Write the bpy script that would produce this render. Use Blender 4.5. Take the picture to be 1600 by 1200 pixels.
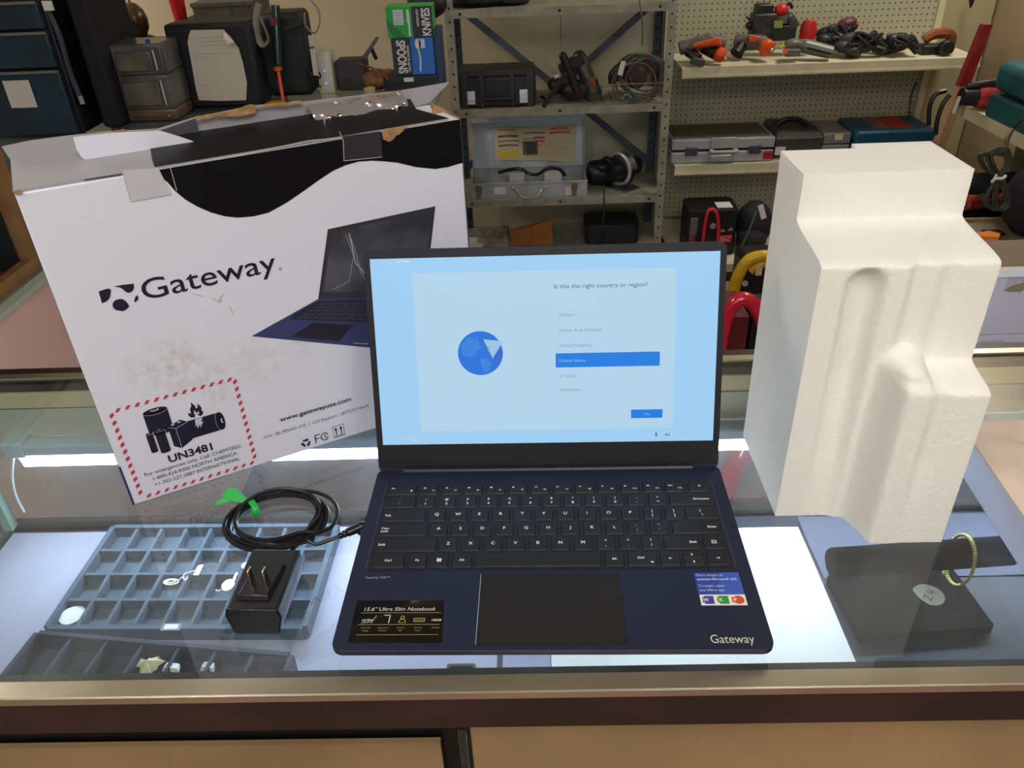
import bpy, bmesh, math, random
from math import sin, cos, pi, radians, hypot, atan2
from mathutils import Vector, Matrix, Euler
from mathutils.geometry import tessellate_polygon

for _o in list(bpy.data.objects): bpy.data.objects.remove(_o)
SC = bpy.context.scene
COL = SC.collection
random.seed(7)

# ------------------------------------------------------------------ camera
CAM = Vector((-0.0084, -0.4252, 0.5423))
def _rz(a, v):
    return Vector((cos(a)*v[0]-sin(a)*v[1], sin(a)*v[0]+cos(a)*v[1], v[2]))
_rx, _yw, _ro = 0.5633, -0.0481, -0.0427
_fw = Vector((sin(_yw)*cos(_rx), cos(_yw)*cos(_rx), -sin(_rx)))
_rt = Vector((cos(_yw), -sin(_yw), 0))
_up = _rt.cross(_fw)
_r2 = _rt*cos(_ro)+_up*sin(_ro); _u2 = -_rt*sin(_ro)+_up*cos(_ro)
YAW = radians(-0.93)
CR, CU, CW = _rz(YAW, _r2), _rz(YAW, _u2), _rz(YAW, _fw)
FOC = 1236.23
cd = bpy.data.cameras.new('camera'); cam = bpy.data.objects.new('camera', cd); COL.objects.link(cam)
cd.sensor_width = 36; cd.sensor_fit = 'HORIZONTAL'; cd.lens = FOC/1600*36; cd.clip_start = 0.01; cd.clip_end = 50
cam.matrix_world = Matrix(((CR.x, CU.x, -CW.x, CAM.x), (CR.y, CU.y, -CW.y, CAM.y), (CR.z, CU.z, -CW.z, CAM.z), (0, 0, 0, 1)))
SC.camera = cam

# measuring helpers: where the sight line through a spot of the photograph meets a known plane
def ray(x, y): return CW + CR*((x-800)/FOC) - CU*((y-600)/FOC)
def atz(x, y, z=0.0):
    d = ray(x, y); return CAM + d*((z-CAM.z)/d.z)
def at(x, y, Y):
    d = ray(x, y); return CAM + d*((Y-CAM.y)/d.y)
def atx(x, y, X):
    d = ray(x, y); return CAM + d*((X-CAM.x)/d.x)

# ------------------------------------------------------------------ world, lights, exposure
W = bpy.data.worlds.new('world'); SC.world = W; W.use_nodes = True
W.node_tree.nodes['Background'].inputs[0].default_value = (0.9, 0.92, 1.0, 1)
W.node_tree.nodes['Background'].inputs[1].default_value = 0.25
SC.view_settings.view_transform = 'Standard'; SC.view_settings.look = 'None'
SC.view_settings.gamma = 1; SC.view_settings.exposure = 0.0
try: SC.view_settings.use_curve_mapping = False
except Exception: pass
SC.cycles.caustics_reflective = False; SC.cycles.caustics_refractive = False
CEIL = 1.72
LAMPS = [(-1.0, -0.9, 16.5), (0.65, -0.95, 15.5), (-2.86, 1.95, 44), (1.80, 2.85, 26), (0.0, -1.60, 18)]
for i, (x, y, p) in enumerate(LAMPS):
    l = bpy.data.lights.new('ceiling_light_lamp', 'AREA'); l.shape = 'RECTANGLE'; l.size = 0.45; l.size_y = 1.0
    l.energy = p; l.color = (1.0, 0.972, 0.94)
    o = bpy.data.objects.new('ceiling_light_lamp', l); o.location = (x, y, CEIL-0.03); COL.objects.link(o)

# ------------------------------------------------------------------ materials
def lin(c):
    c = c/255.0
    return c/12.92 if c <= 0.04045 else ((c+0.055)/1.055)**2.4
MATS = {}
def mat(name, rgb, rough=0.5, metal=0.0, noise=0.0, nscale=40.0, bump=0.0, bscale=200.0, rgb2=None, emit=None, estr=1.0, coat=0.0, spec=0.5, alpha=1.0, sss=0.0):
    if name in MATS: return MATS[name]
    m = bpy.data.materials.new(name); m.use_nodes = True; nt = m.node_tree; b = nt.nodes['Principled BSDF']
    col = (lin(rgb[0]), lin(rgb[1]), lin(rgb[2]), 1)
    b.inputs['Base Color'].default_value = col
    b.inputs['Roughness'].default_value = rough; b.inputs['Metallic'].default_value = metal
    b.inputs['Specular IOR Level'].default_value = spec
    b.inputs['Coat Weight'].default_value = coat
    b.inputs['Alpha'].default_value = alpha
    if sss:
        b.inputs['Subsurface Weight'].default_value = sss
        b.inputs['Subsurface Radius'].default_value = (1, 0.9, 0.8)
        b.inputs['Subsurface Scale'].default_value = 0.012
    if emit is not None:
        b.inputs['Emission Color'].default_value = (lin(emit[0]), lin(emit[1]), lin(emit[2]), 1)
        b.inputs['Emission Strength'].default_value = estr
    if noise or rgb2 or bump:
        tc = nt.nodes.new('ShaderNodeTexCoord')
    if noise or rgb2:
        n = nt.nodes.new('ShaderNodeTexNoise'); n.inputs['Scale'].default_value = nscale; n.inputs['Detail'].default_value = 5
        nt.links.new(tc.outputs['Object'], n.inputs['Vector'])
        r = nt.nodes.new('ShaderNodeValToRGB')
        c2 = rgb2 if rgb2 else tuple(max(0, v*(1-noise)) for v in rgb)
        r.color_ramp.elements[0].position = 0.38; r.color_ramp.elements[1].position = 0.62
        r.color_ramp.elements[0].color = (lin(c2[0]), lin(c2[1]), lin(c2[2]), 1); r.color_ramp.elements[1].color = col
        nt.links.new(n.outputs['Fac'], r.inputs['Fac']); nt.links.new(r.outputs['Color'], b.inputs['Base Color'])
    if bump:
        n2 = nt.nodes.new('ShaderNodeTexNoise'); n2.inputs['Scale'].default_value = bscale; n2.inputs['Detail'].default_value = 4
        nt.links.new(tc.outputs['Object'], n2.inputs['Vector'])
        bp = nt.nodes.new('ShaderNodeBump'); bp.inputs['Strength'].default_value = bump; bp.inputs['Distance'].default_value = 0.002
        nt.links.new(n2.outputs['Fac'], bp.inputs['Height']); nt.links.new(bp.outputs['Normal'], b.inputs['Normal'])
    MATS[name] = m
    return m
def emat(name, rgb, strength=1.0):
    """a self-lit surface: screen pixels and lamps"""
    if name in MATS: return MATS[name]
    m = mat(name, (5, 5, 8), 0.25, emit=rgb, estr=strength, spec=0.5)
    return m
def sheetglass(name, tint=(0.93, 0.975, 0.955), refl=1.7, rough=0.0, haze=0.0, hcol=(0.8, 0.85, 0.9)):
    if name in MATS: return MATS[name]
    m = bpy.data.materials.new(name); m.use_nodes = True; nt = m.node_tree
    for n in list(nt.nodes): nt.nodes.remove(n)
    N = nt.nodes.new; out = N('ShaderNodeOutputMaterial'); mix = N('ShaderNodeMixShader'); tr = N('ShaderNodeBsdfTransparent'); gl = N('ShaderNodeBsdfGlossy')
    fr = N('ShaderNodeFresnel'); fr.inputs['IOR'].default_value = 1.5
    g = N('ShaderNodeNewGeometry'); inv = N('ShaderNodeMath'); inv.operation = 'SUBTRACT'; inv.inputs[0].default_value = 1
    mu = N('ShaderNodeMath'); mu.operation = 'MULTIPLY'; mu2 = N('ShaderNodeMath'); mu2.operation = 'MULTIPLY'; mu2.inputs[1].default_value = refl; mu2.use_clamp = True
    nt.links.new(g.outputs['Backfacing'], inv.inputs[1]); nt.links.new(inv.outputs[0], mu.inputs[0]); nt.links.new(fr.outputs[0], mu.inputs[1])
    nt.links.new(mu.outputs[0], mu2.inputs[0]); nt.links.new(mu2.outputs[0], mix.inputs[0])
    tr.inputs[0].default_value = (*tint, 1); gl.inputs['Roughness'].default_value = rough
    nt.links.new(tr.outputs[0], mix.inputs[1]); nt.links.new(gl.outputs[0], mix.inputs[2])
    last = mix.outputs[0]
    if haze:
        df = N('ShaderNodeBsdfDiffuse'); df.inputs[0].default_value = (*hcol, 1); mx = N('ShaderNodeMixShader')
        tc = N('ShaderNodeTexCoord'); no = N('ShaderNodeTexNoise'); no.inputs['Scale'].default_value = 9; no.inputs['Detail'].default_value = 6
        nt.links.new(tc.outputs['Object'], no.inputs['Vector'])
        rp = N('ShaderNodeMapRange'); rp.inputs[1].default_value = 0.35; rp.inputs[2].default_value = 0.8; rp.inputs[3].default_value = haze*0.4; rp.inputs[4].default_value = haze*1.6
        nt.links.new(no.outputs['Fac'], rp.inputs[0]); nt.links.new(rp.outputs[0], mx.inputs[0])
        nt.links.new(last, mx.inputs[1]); nt.links.new(df.outputs[0], mx.inputs[2]); last = mx.outputs[0]
    nt.links.new(last, out.inputs['Surface'])
    MATS[name] = m; return m
def pegmat(name, rgb, pitch=0.0254, rad=0.0033):
    if name in MATS: return MATS[name]
    m = mat(name, rgb, 0.6, bump=0.05); nt = m.node_tree; b = nt.nodes['Principled BSDF']; N = nt.nodes.new
    tc = N('ShaderNodeTexCoord'); sx = N('ShaderNodeSeparateXYZ'); nt.links.new(tc.outputs['Object'], sx.inputs[0])
    def wrapped(out):
        a = N('ShaderNodeMath'); a.operation = 'DIVIDE'; a.inputs[1].default_value = pitch; nt.links.new(out, a.inputs[0])
        f = N('ShaderNodeMath'); f.operation = 'FRACT'; nt.links.new(a.outputs[0], f.inputs[0])
        s = N('ShaderNodeMath'); s.operation = 'SUBTRACT'; s.inputs[1].default_value = 0.5; nt.links.new(f.outputs[0], s.inputs[0])
        p = N('ShaderNodeMath'); p.operation = 'POWER'; p.inputs[1].default_value = 2; nt.links.new(s.outputs[0], p.inputs[0]); return p.outputs[0]
    ad = N('ShaderNodeMath'); ad.operation = 'ADD'; nt.links.new(wrapped(sx.outputs['X']), ad.inputs[0]); nt.links.new(wrapped(sx.outputs['Z']), ad.inputs[1])
    lt = N('ShaderNodeMath'); lt.operation = 'LESS_THAN'; lt.inputs[1].default_value = (rad/pitch)**2; nt.links.new(ad.outputs[0], lt.inputs[0])
    mx = N('ShaderNodeMix'); mx.data_type = 'RGBA'; nt.links.new(lt.outputs[0], mx.inputs[0])
    mx.inputs[6].default_value = (lin(rgb[0]), lin(rgb[1]), lin(rgb[2]), 1); mx.inputs[7].default_value = (0.006, 0.005, 0.005, 1)
    nt.links.new(mx.outputs[2], b.inputs['Base Color'])
    return m

# ------------------------------------------------------------------ mesh building
_tcache = {}
def glyphs(body, bold=0.0, shear=0.0):
    k = (body, bold, shear)
    if k in _tcache: return _tcache[k]
    cu = bpy.data.curves.new('t', 'FONT'); cu.body = body; cu.size = 1.0; cu.offset = bold; cu.shear = shear; cu.resolution_u = 4
    ob = bpy.data.objects.new('t', cu); COL.objects.link(ob)
    dg = bpy.context.evaluated_depsgraph_get(); dg.update()
    me = bpy.data.meshes.new_from_object(ob.evaluated_get(dg))
    vs = [(v.co.x, v.co.y) for v in me.vertices]; fs = [tuple(p.vertices) for p in me.polygons]
    bpy.data.objects.remove(ob); bpy.data.curves.remove(cu); bpy.data.meshes.remove(me)
    _tcache[k] = (vs, fs); return vs, fs
_hv, _ = glyphs('H'); CAPH = max(v[1] for v in _hv)

class Frame:
    """a flat drawing plane: point (a, b) lies at o + a*ux + b*uy, raised by h along n"""
    def __init__(s, o, ux, uy, n=None):
        s.o = Vector(o); s.ux = Vector(ux).normalized(); s.uy = Vector(uy).normalized()
        s.n = Vector(n) if n else s.ux.cross(s.uy)
    def __call__(s, a, b, h=0.0): return s.o + s.ux*a + s.uy*b + s.n*h
XY = Frame((0, 0, 0), (1, 0, 0), (0, 1, 0))
XZ = Frame((0, 0, 0), (1, 0, 0), (0, 0, 1))   # faces -Y

class MB:
    def __init__(s): s.v = []; s.f = []; s.m = []
    def add(s, vs, fs, mi=0):
        b = len(s.v); s.v += [Vector(v) for v in vs]
        for f in fs: s.f.append(tuple(i+b for i in f)); s.m.append(mi)
        return s
    def box(s, x0, x1, y0, y1, z0, z1, mi=0, M=None):
        vs = [Vector((x, y, z)) for x in (x0, x1) for y in (y0, y1) for z in (z0, z1)]
        if M is not None: vs = [M @ v for v in vs]
        return s.add(vs, [(0, 1, 3, 2), (4, 6, 7, 5), (0, 4, 5, 1), (2, 3, 7, 6), (0, 2, 6, 4), (1, 5, 7, 3)], mi)
    def hexa(s, bot, top, mi=0):
        vs = list(bot)+list(top)
        return s.add(vs, [(3, 2, 1, 0), (4, 5, 6, 7), (0, 1, 5, 4), (1, 2, 6, 5), (2, 3, 7, 6), (3, 0, 4, 7)], mi)
    def prism(s, pts, fr=XY, h0=0.0, h1=0.01, mi=0):
        """pts counter-clockwise in the frame; solid between heights h0 and h1"""
        if sum(pts[i][0]*pts[(i+1) % len(pts)][1]-pts[(i+1) % len(pts)][0]*pts[i][1] for i in range(len(pts))) < 0: pts = pts[::-1]
        n = len(pts); vs = [fr(a, b, h0) for a, b in pts]+[fr(a, b, h1) for a, b in pts]
        tri = tessellate_polygon([[Vector((a, b, 0)) for a, b in pts]])
        fs = []
        for t in tri:
            p = [pts[i] for i in t]
            ar = (p[1][0]-p[0][0])*(p[2][1]-p[0][1])-(p[2][0]-p[0][0])*(p[1][1]-p[0][1])
            t = tuple(t) if ar > 0 else tuple(t[::-1])
            fs.append(tuple(i+n for i in t)); fs.append(t[::-1])
        for i in range(n): j = (i+1) % n; fs.append((i, j, j+n, i+n))
        return s.add(vs, fs, mi)
    def poly(s, pts, fr=XY, h=0.0, mi=0):
        tri = tessellate_polygon([[Vector((a, b, 0)) for a, b in pts]]); fs = []
        for t in tri:
            p = [pts[i] for i in t]
            ar = (p[1][0]-p[0][0])*(p[2][1]-p[0][1])-(p[2][0]-p[0][0])*(p[1][1]-p[0][1])
            fs.append(tuple(t) if ar > 0 else tuple(t[::-1]))
        return s.add([fr(a, b, h) for a, b in pts], fs, mi)
    def rect(s, a0, a1, b0, b1, fr=XY, h=0.0, mi=0): return s.add([fr(a0, b0, h), fr(a1, b0, h), fr(a1, b1, h), fr(a0, b1, h)], [(0, 1, 2, 3)], mi)
    def disc(s, a, b, ra, rb=None, fr=XY, h=0.0, mi=0, n=28, rot=0.0):
        rb = rb or ra; pts = []
        for i in range(n):
            t = 2*pi*i/n; x, y = ra*cos(t), rb*sin(t); pts.append((a+x*cos(rot)-y*sin(rot), b+x*sin(rot)+y*cos(rot)))
        return s.add([fr(p[0], p[1], h) for p in pts], [tuple(range(n))], mi)
    def ring(s, a, b, r0, r1, fr=XY, h=0.0, mi=0, n=28, t0=0, t1=2*pi):
        vs = []; fs = []
        for i in range(n+1):
            t = t0+(t1-t0)*i/n; vs += [fr(a+r0*cos(t), b+r0*sin(t), h), fr(a+r1*cos(t), b+r1*sin(t), h)]
        for i in range(n): fs.append((2*i, 2*i+1, 2*i+3, 2*i+2))
        return s.add(vs, fs, mi)
    def stroke(s, pts, w, fr=XY, h=0.0, mi=0):
        for (a, b), (c, d) in zip(pts[:-1], pts[1:]):
            L = hypot(c-a, d-b) or 1e-9; nx, ny = -(d-b)/L*w/2, (c-a)/L*w/2
            s.add([fr(a-nx, b-ny, h), fr(c-nx, d-ny, h), fr(c+nx, d+ny, h), fr(a+nx, b+ny, h)], [(0, 1, 2, 3)], mi)
        return s
    def text(s, body, a, b, cap, fr=XY, h=0.0, mi=0, width=None, align='L', bold=0.0, shear=0.0):
        vs, fs = glyphs(body, bold, shear)
        if not vs: return s
        k = cap/CAPH; x0 = min(v[0] for v in vs); x1 = max(v[0] for v in vs)
        kx = k if width is None else width/(x1-x0)
        w = (x1-x0)*kx; off = {'L': 0, 'C': -w/2, 'R': -w}[align]
        return s.add([fr(a+off+(v[0]-x0)*kx, b+v[1]*k, h) for v in vs], fs, mi)
    def cyl(s, p0, p1, r0, r1=None, n=16, mi=0, caps=True):
        r1 = r0 if r1 is None else r1; p0 = Vector(p0); p1 = Vector(p1); d = (p1-p0).normalized()
        a = d.orthogonal().normalized(); b = d.cross(a); vs = []
        for p, r in ((p0, r0), (p1, r1)):
            for i in range(n): t = 2*pi*i/n; vs.append(p+a*(r*cos(t))+b*(r*sin(t)))
        fs = [(i, (i+1) % n, (i+1) % n+n, i+n) for i in range(n)]
        if caps: fs += [tuple(range(n))[::-1], tuple(range(n, 2*n))]
        return s.add(vs, fs, mi)
    def lathe(s, prof, o=(0, 0, 0), d=(0, 0, 1), n=24, mi=0):
        """prof: (radius, height) list along axis d"""
        o = Vector(o); d = Vector(d).normalized(); a = d.orthogonal().normalized(); b = d.cross(a); vs = []
        for r, hh in prof:
            for i in range(n): t = 2*pi*i/n; vs.append(o+d*hh+a*(r*cos(t))+b*(r*sin(t)))
        fs = []
        for k in range(len(prof)-1):
            for i in range(n): j = (i+1) % n; fs.append((k*n+i, k*n+j, (k+1)*n+j, (k+1)*n+i))
        fs += [tuple(range(n))[::-1], tuple(range((len(prof)-1)*n, len(prof)*n))]
        return s.add(vs, fs, mi)
    def ball(s, c, r, n=14, mi=0, M=None):
        c = Vector(c); r = Vector(r) if hasattr(r, '__len__') else Vector((r, r, r)); vs = []; fs = []; m = n//2
        for j in range(m+1):
            ph = -pi/2+pi*j/m
            for i in range(n):
                t = 2*pi*i/n; p = Vector((r.x*cos(ph)*cos(t), r.y*cos(ph)*sin(t), r.z*sin(ph)))
                if M is not None: p = M @ p
                vs.append(c+p)
        for j in range(m):
            for i in range(n): k = (i+1) % n; fs.append((j*n+i, j*n+k, (j+1)*n+k, (j+1)*n+i))
        return s.add(vs, fs, mi)
    def tube(s, pts, r, n=8, mi=0, closed=False, smooth=0, flat=None):
        P = [Vector(p) for p in pts]
        if smooth:
            Q = []; L = len(P)
            rng = range(L) if closed else range(L-1)
            for i in rng:
                p0 = P[(i-1) % L] if closed or i > 0 else P[0]; p1 = P[i]; p2 = P[(i+1) % L]; p3 = P[(i+2) % L] if closed or i+2 < L else P[-1]
                for k in range(smooth):
                    t = k/smooth; Q.append(0.5*((2*p1)+(-p0+p2)*t+(2*p0-5*p1+4*p2-p3)*t*t+(-p0+3*p1-3*p2+p3)*t*t*t))
            if not closed: Q.append(P[-1])
            P = Q
        L = len(P); up = None; vs = []; ff = flat or 1.0
        for i, p in enumerate(P):
            a = P[(i+1) % L] if (closed or i+1 < L) else p; b = P[(i-1) % L] if (closed or i > 0) else p
            t = (a-b); t = t.normalized() if t.length > 1e-9 else Vector((0, 0, 1))
            if up is None: up = t.orthogonal().normalized() if abs(t.z) > 0.9 else t.cross(Vector((0, 0, 1))).normalized()
            up = (up-t*up.dot(t)).normalized(); w = t.cross(up)
            rr = r(i/max(1, L-1)) if callable(r) else r
            for k in range(n): q = 2*pi*k/n; vs.append(p+up*(rr*cos(q))+w*(rr*ff*sin(q)))
        fs = []
        for i in range(L if closed else L-1):
            j = (i+1) % L
            for k in range(n): m = (k+1) % n; fs.append((i*n+k, i*n+m, j*n+m, j*n+k))
        if not closed: fs += [tuple(range(n))[::-1], tuple(range((L-1)*n, L*n))]
        return s.add(vs, fs, mi)
    def rrect(s, x0, x1, y0, y1, r, fr=XY, h0=0.0, h1=0.01, mi=0, n=5):
        return s.prism(rr_pts(x0, x1, y0, y1, r, n), fr, h0, h1, mi)

def rr_pts(x0, x1, y0, y1, r, n=5):
    pts = []
    for cx, cy, t0 in ((x1-r, y0+r, -pi/2), (x1-r, y1-r, 0), (x0+r, y1-r, pi/2), (x0+r, y0+r, pi)):
        for i in range(n+1): t = t0+pi/2*i/n; pts.append((cx+r*cos(t), cy+r*sin(t)))
    return pts

def basis(o):
    M = Matrix.LocRotScale(o.location, o.rotation_euler, o.scale)
    return basis(o.parent) @ M if o.parent else M
def part(name, mb, mats, parent=None, world=False, bevel=0.0, smooth=True, label=None, seg=2, fix=False):
    me = bpy.data.meshes.new(name)
    vs = mb.v
    if world and parent is not None:
        inv = basis(parent).inverted(); vs = [inv @ v for v in vs]
    me.from_pydata([tuple(v) for v in vs], [], mb.f)
    if not isinstance(mats, (list, tuple)): mats = [mats]
    for m in mats: me.materials.append(m)
    me.polygons.foreach_set('material_index', mb.m)
    if fix:
        b = bmesh.new(); b.from_mesh(me); bmesh.ops.recalc_face_normals(b, faces=b.faces); b.to_mesh(me); b.free()
    if smooth:
        me.polygons.foreach_set('use_smooth', [True]*len(me.polygons))
        try: me.set_sharp_from_angle(angle=radians(38))
        except Exception: pass
    me.update()
    o = bpy.data.objects.new(name, me); COL.objects.link(o)
    if parent is not None: o.parent = parent
    if bevel:
        md = o.modifiers.new('bevel', 'BEVEL'); md.width = bevel; md.segments = seg; md.limit_method = 'ANGLE'; md.angle_limit = radians(40)
    if label: o['label'] = label
    return o
def thing(name, label, cat, loc=(0, 0, 0), rz=0.0, group=None, rot=None):
    o = bpy.data.objects.new(name, None); COL.objects.link(o); o.location = loc
    o.rotation_euler = rot if rot else (0, 0, rz); o.empty_display_size = 0.05
    o['label'] = label; o['category'] = cat
    if group: o['group'] = group
    return o
def tag(o, label, cat, group=None):
    o['label'] = label; o['category'] = cat
    if group: o['group'] = group
    return o
def struct(name, mb, mats, **k):
    o = part(name, mb, mats, **k); o['kind'] = 'structure'; return o
def dup(root, loc=None, rz=None, label=None):
    r = root.copy(); COL.objects.link(r)
    if loc is not None: r.location = loc
    if rz is not None: r.rotation_euler = (0, 0, rz)
    if label: r['label'] = label
    for ch in list(root.children):
        c = ch.copy(); COL.objects.link(c); c.parent = r
        for g in list(ch.children):
            d = g.copy(); COL.objects.link(d); d.parent = c
    return r
def rotM(axis, deg, pivot=(0, 0, 0)):
    p = Vector(pivot); return Matrix.Translation(p) @ Matrix.Rotation(radians(deg), 4, axis) @ Matrix.Translation(-p)

BLACK = mat('black_plastic', (22, 21, 24), 0.45, bump=0.05)
DARK = mat('charcoal_plastic', (40, 39, 42), 0.5, bump=0.05)
RUBBER = mat('black_cable_rubber', (14, 14, 17), 0.35)
CHROME = mat('polished_metal', (205, 205, 205), 0.22, 1.0)
STEEL = mat('dull_steel', (150, 150, 148), 0.4, 1.0, bump=0.1, bscale=80)
WHITEPAPER = mat('white_paper', (228, 226, 220), 0.8)
TANBOARD = mat('torn_brown_cardboard', (176, 136, 92), 0.9, noise=0.2, nscale=120, bump=0.3, bscale=300)

#SECTION_ROOM
# ================================================================== ROOM
FLOORZ = -1.02
WALLM = mat('cream_wall_paint', (198, 184, 152), 0.8, noise=0.05, nscale=3)
struct('floor', MB().box(-3.2, 2.3, -2.2, 3.7, FLOORZ-0.05, FLOORZ), mat('pink_brown_carpet', (150, 116, 104), 0.75, noise=0.12, nscale=6, bump=0.4, bscale=500))
struct('ceiling', MB().box(-3.2, 2.3, -2.2, 3.7, CEIL, CEIL+0.05), mat('white_ceiling_tile', (208, 207, 204), 0.9))
struct('wall_back', MB().box(-3.2, 0.16, 3.50, 3.6, FLOORZ, CEIL), WALLM)
struct('wall_back', MB().box(0.16, 2.3, 3.498, 3.6, FLOORZ, CEIL), mat('grey_cream_wall_paint', (186, 180, 156), 0.8, noise=0.05, nscale=3))
struct('wall_left', MB().box(-3.2, -3.1, -2.2, 3.6, FLOORZ, CEIL), WALLM)
struct('wall_right', MB().box(2.10, 2.2, -2.2, 3.6, FLOORZ, CEIL), mat('tan_wall_paint', (172, 152, 118), 0.8, noise=0.05, nscale=3))
struct('wall_front', MB().box(-3.2, 2.3, -2.2, -2.1, FLOORZ, CEIL), mat('off_white_wall_paint', (206, 206, 204), .8))
for i, (x, y, p) in enumerate(LAMPS):
    t = thing('ceiling_light', 'recessed fluorescent ceiling panel over the shop floor', 'ceiling light', (x, y, CEIL-0.02), group='fluorescent ceiling panels')
    part('light_frame', MB().box(-.24, .24, -.53, -.50, 0, .02).box(-.24, .24, .50, .53, 0, .02).box(-.24, -.225, -.50, .50, 0, .02).box(.225, .24, -.50, .50, 0, .02), mat('white_enamel', (220, 220, 215), 0.4), t)
    part('diffuser', MB().box(-.225, .225, -.50, .50, .004, .016), emat('lamp_diffuser', (255, 244, 222), 1.6), t)

#SECTION_CASE
# ================================================================== SHOWCASE
CX0, CX1, CY0, CY1, DECK = -0.815, 1.25, -0.0085, 0.474, -0.27
ALU = mat('brushed_gold_aluminium', (214, 204, 180), 0.28, 0.9, noise=0.08, nscale=8)
BRONZE = mat('dark_bronze_trim', (62, 44, 38), 0.4, 0.3, noise=0.15, nscale=14)
case = thing('display_case', 'long glass topped jewellery showcase with metal rails and lit white shelf inside', 'display case', (0.2, 0.22, FLOORZ))
GL = sheetglass('showcase_glass', haze=0.035)
GE = mat('green_glass_edge', (40, 62, 58), 0.15, spec=0.8)
glass_mb = MB().box(CX0-.01, CX1, CY0, CY1, -0.006, 0.0)
glass_mb.m[2] = 1; glass_mb.m[3] = 1; glass_mb.m[0] = 1
part('glass_top', glass_mb, [GL, GE], case, world=True, smooth=False)
part('front_rail', MB().box(CX0-.02, CX1, -0.0255, -0.0095, -0.045, 0.0008).box(CX0-.02, CX1, -0.0095, 0.0, -0.045, -0.0065), [BRONZE], case, world=True, bevel=0.0012, smooth=False)
part('rail_cap', MB().box(CX0-.02, CX1, -0.0258, -0.0093, 0.0008, 0.0022).box(CX0-.02, CX1, -0.0268, -0.0258, -0.006, 0.0022), ALU, case, world=True, bevel=0.0006, smooth=False, label='bright metal strip along the near edge of the glass')
part('gasket', MB().box(CX0, CX1, -0.009, 0.0035, -0.0125, -0.0062), BLACK, case, world=True, smooth=False)
# customer-side rail with its grooves
rb = MB().box(CX0-.01, CX1, 0.474, 0.506, -0.088, 0.0)
rb.box(CX0-.01, CX1, 0.470, 0.474, -0.014, -0.0065).box(CX0-.01, CX1, 0.4685, 0.474, -0.042, -0.018, 1).box(CX0-.01, CX1, 0.470, 0.474, -0.088, -0.045, 2)
part('back_rail', rb, [BRONZE, mat('warm_satin_aluminium', (232, 216, 176), 0.35, 0.3), mat('satin_aluminium', (206, 204, 190), 0.35, 0.3)], case, world=True, smooth=False, bevel=0.0008)
part('rail_edge_strip', MB().box(CX0-.01, CX1, 0.4742, 0.486, 0.0, 0.003), ALU, case, world=True, smooth=False)
TX0 = at(24, 705, .447).x
part('light_housing', MB().box(TX0-.01, CX1, 0.447, 0.471, -0.110, -0.090).box(TX0-.02, TX0+.012, 0.446, 0.474, -0.112, -0.086), mat('milky_plastic', (176, 192, 204), 0.4), case, world=True, bevel=0.004)
part('light_tube', MB().hexa([(TX0, .4505, -.128), (CX1, .4505, -.128), (CX1, .468, -.128), (TX0, .468, -.128)], [(TX0, .4472, -.1102), (CX1, .4472, -.1102), (CX1, .468, -.1102), (TX0, .468, -.1102)]), emat('led_tube_glow', (222, 234, 255), 34.0), case, world=True, label='glowing white light tube under the far rail')
part('light_cord', MB().tube([at(21, 716, .45), at(19, 745, .45), at(25, 775, .45), at(38, 800, .45)], .0018, smooth=6), mat('clear_white_cord', (190, 205, 205), 0.3), case, world=True)
part('far_pane', MB().box(CX0, CX1, 0.480, 0.485, DECK, -0.088), sheetglass('clear_pane', refl=1.4, haze=0.03), case, world=True, smooth=False)
ep = MB().box(CX0-.008, CX0, 0.004, 0.49, DECK, -0.008)
ep.m[3] = 1
part('end_pane', ep, [sheetglass('greenish_pane', (0.72, 0.88, 0.84), refl=1.5, haze=0.05), mat('pale_green_edge', (120, 170, 160), 0.2)], case, world=True, smooth=False)
part('corner_post', MB().box(CX0-.012, CX0+.002, 0.474, 0.490, DECK, -0.088), mat('pale_green_post', (150, 182, 176), 0.25), case, world=True, smooth=False)
part('shelf', MB().box(CX0-.01, CX1, 0.035, 0.488, DECK-.018, DECK-.001), mat('navy_shelf_board', (38, 46, 66), 0.55, noise=0.1, nscale=20), case, world=True, smooth=False)
part('far_lower_frame', MB().box(CX0-.01, CX1, 0.474, 0.505, DECK-.06, DECK-.001), BRONZE, case, world=True, smooth=False)
DOORM = mat('brown_hardboard', (168, 138, 98), 0.6, noise=0.12, nscale=5)
part('sliding_door', MB().box(CX0, -0.1075, 0.036, 0.042, -0.75, -0.158), DOORM, case, world=True, smooth=False)
part('sliding_door', MB().box(-0.0705, CX1, -0.008, -0.002, -0.75, -0.05), DOORM, case, world=True, smooth=False)
bs = MB()
for i in range(5): bs.box(-0.0865+i*0.0017, -0.0858+i*0.0017, 0.02, 0.024, -0.7, -0.12)
part('brush_strip', bs, mat('grey_brush', (90, 88, 80), 0.8), case, world=True, smooth=False)
part('door_track_and_backing', MB().box(CX0, -0.0705, 0.046, 0.052, -0.75, -0.115).box(CX0, -0.0705, 0.0, 0.026, -0.052, -0.045).box(-0.0725, -0.0705, -0.009, -0.001, -0.75, -0.05), mat('black_track_and_backing', (12, 11, 12), 0.5), case, world=True, smooth=False)  # track plus a black backing sheet added to keep the door gap dark
part('cabinet_body', MB().box(CX0, CX1, 0.06, 0.50, FLOORZ, -0.335), mat('dark_wood_body', (60, 42, 34), 0.6, noise=0.2, nscale=10), case, world=True, smooth=False)
part('door_bottom_rail', MB().box(CX0, CX1, -0.02, 0.06, FLOORZ, -0.75), BRONZE, case, world=True, smooth=False)

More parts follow.
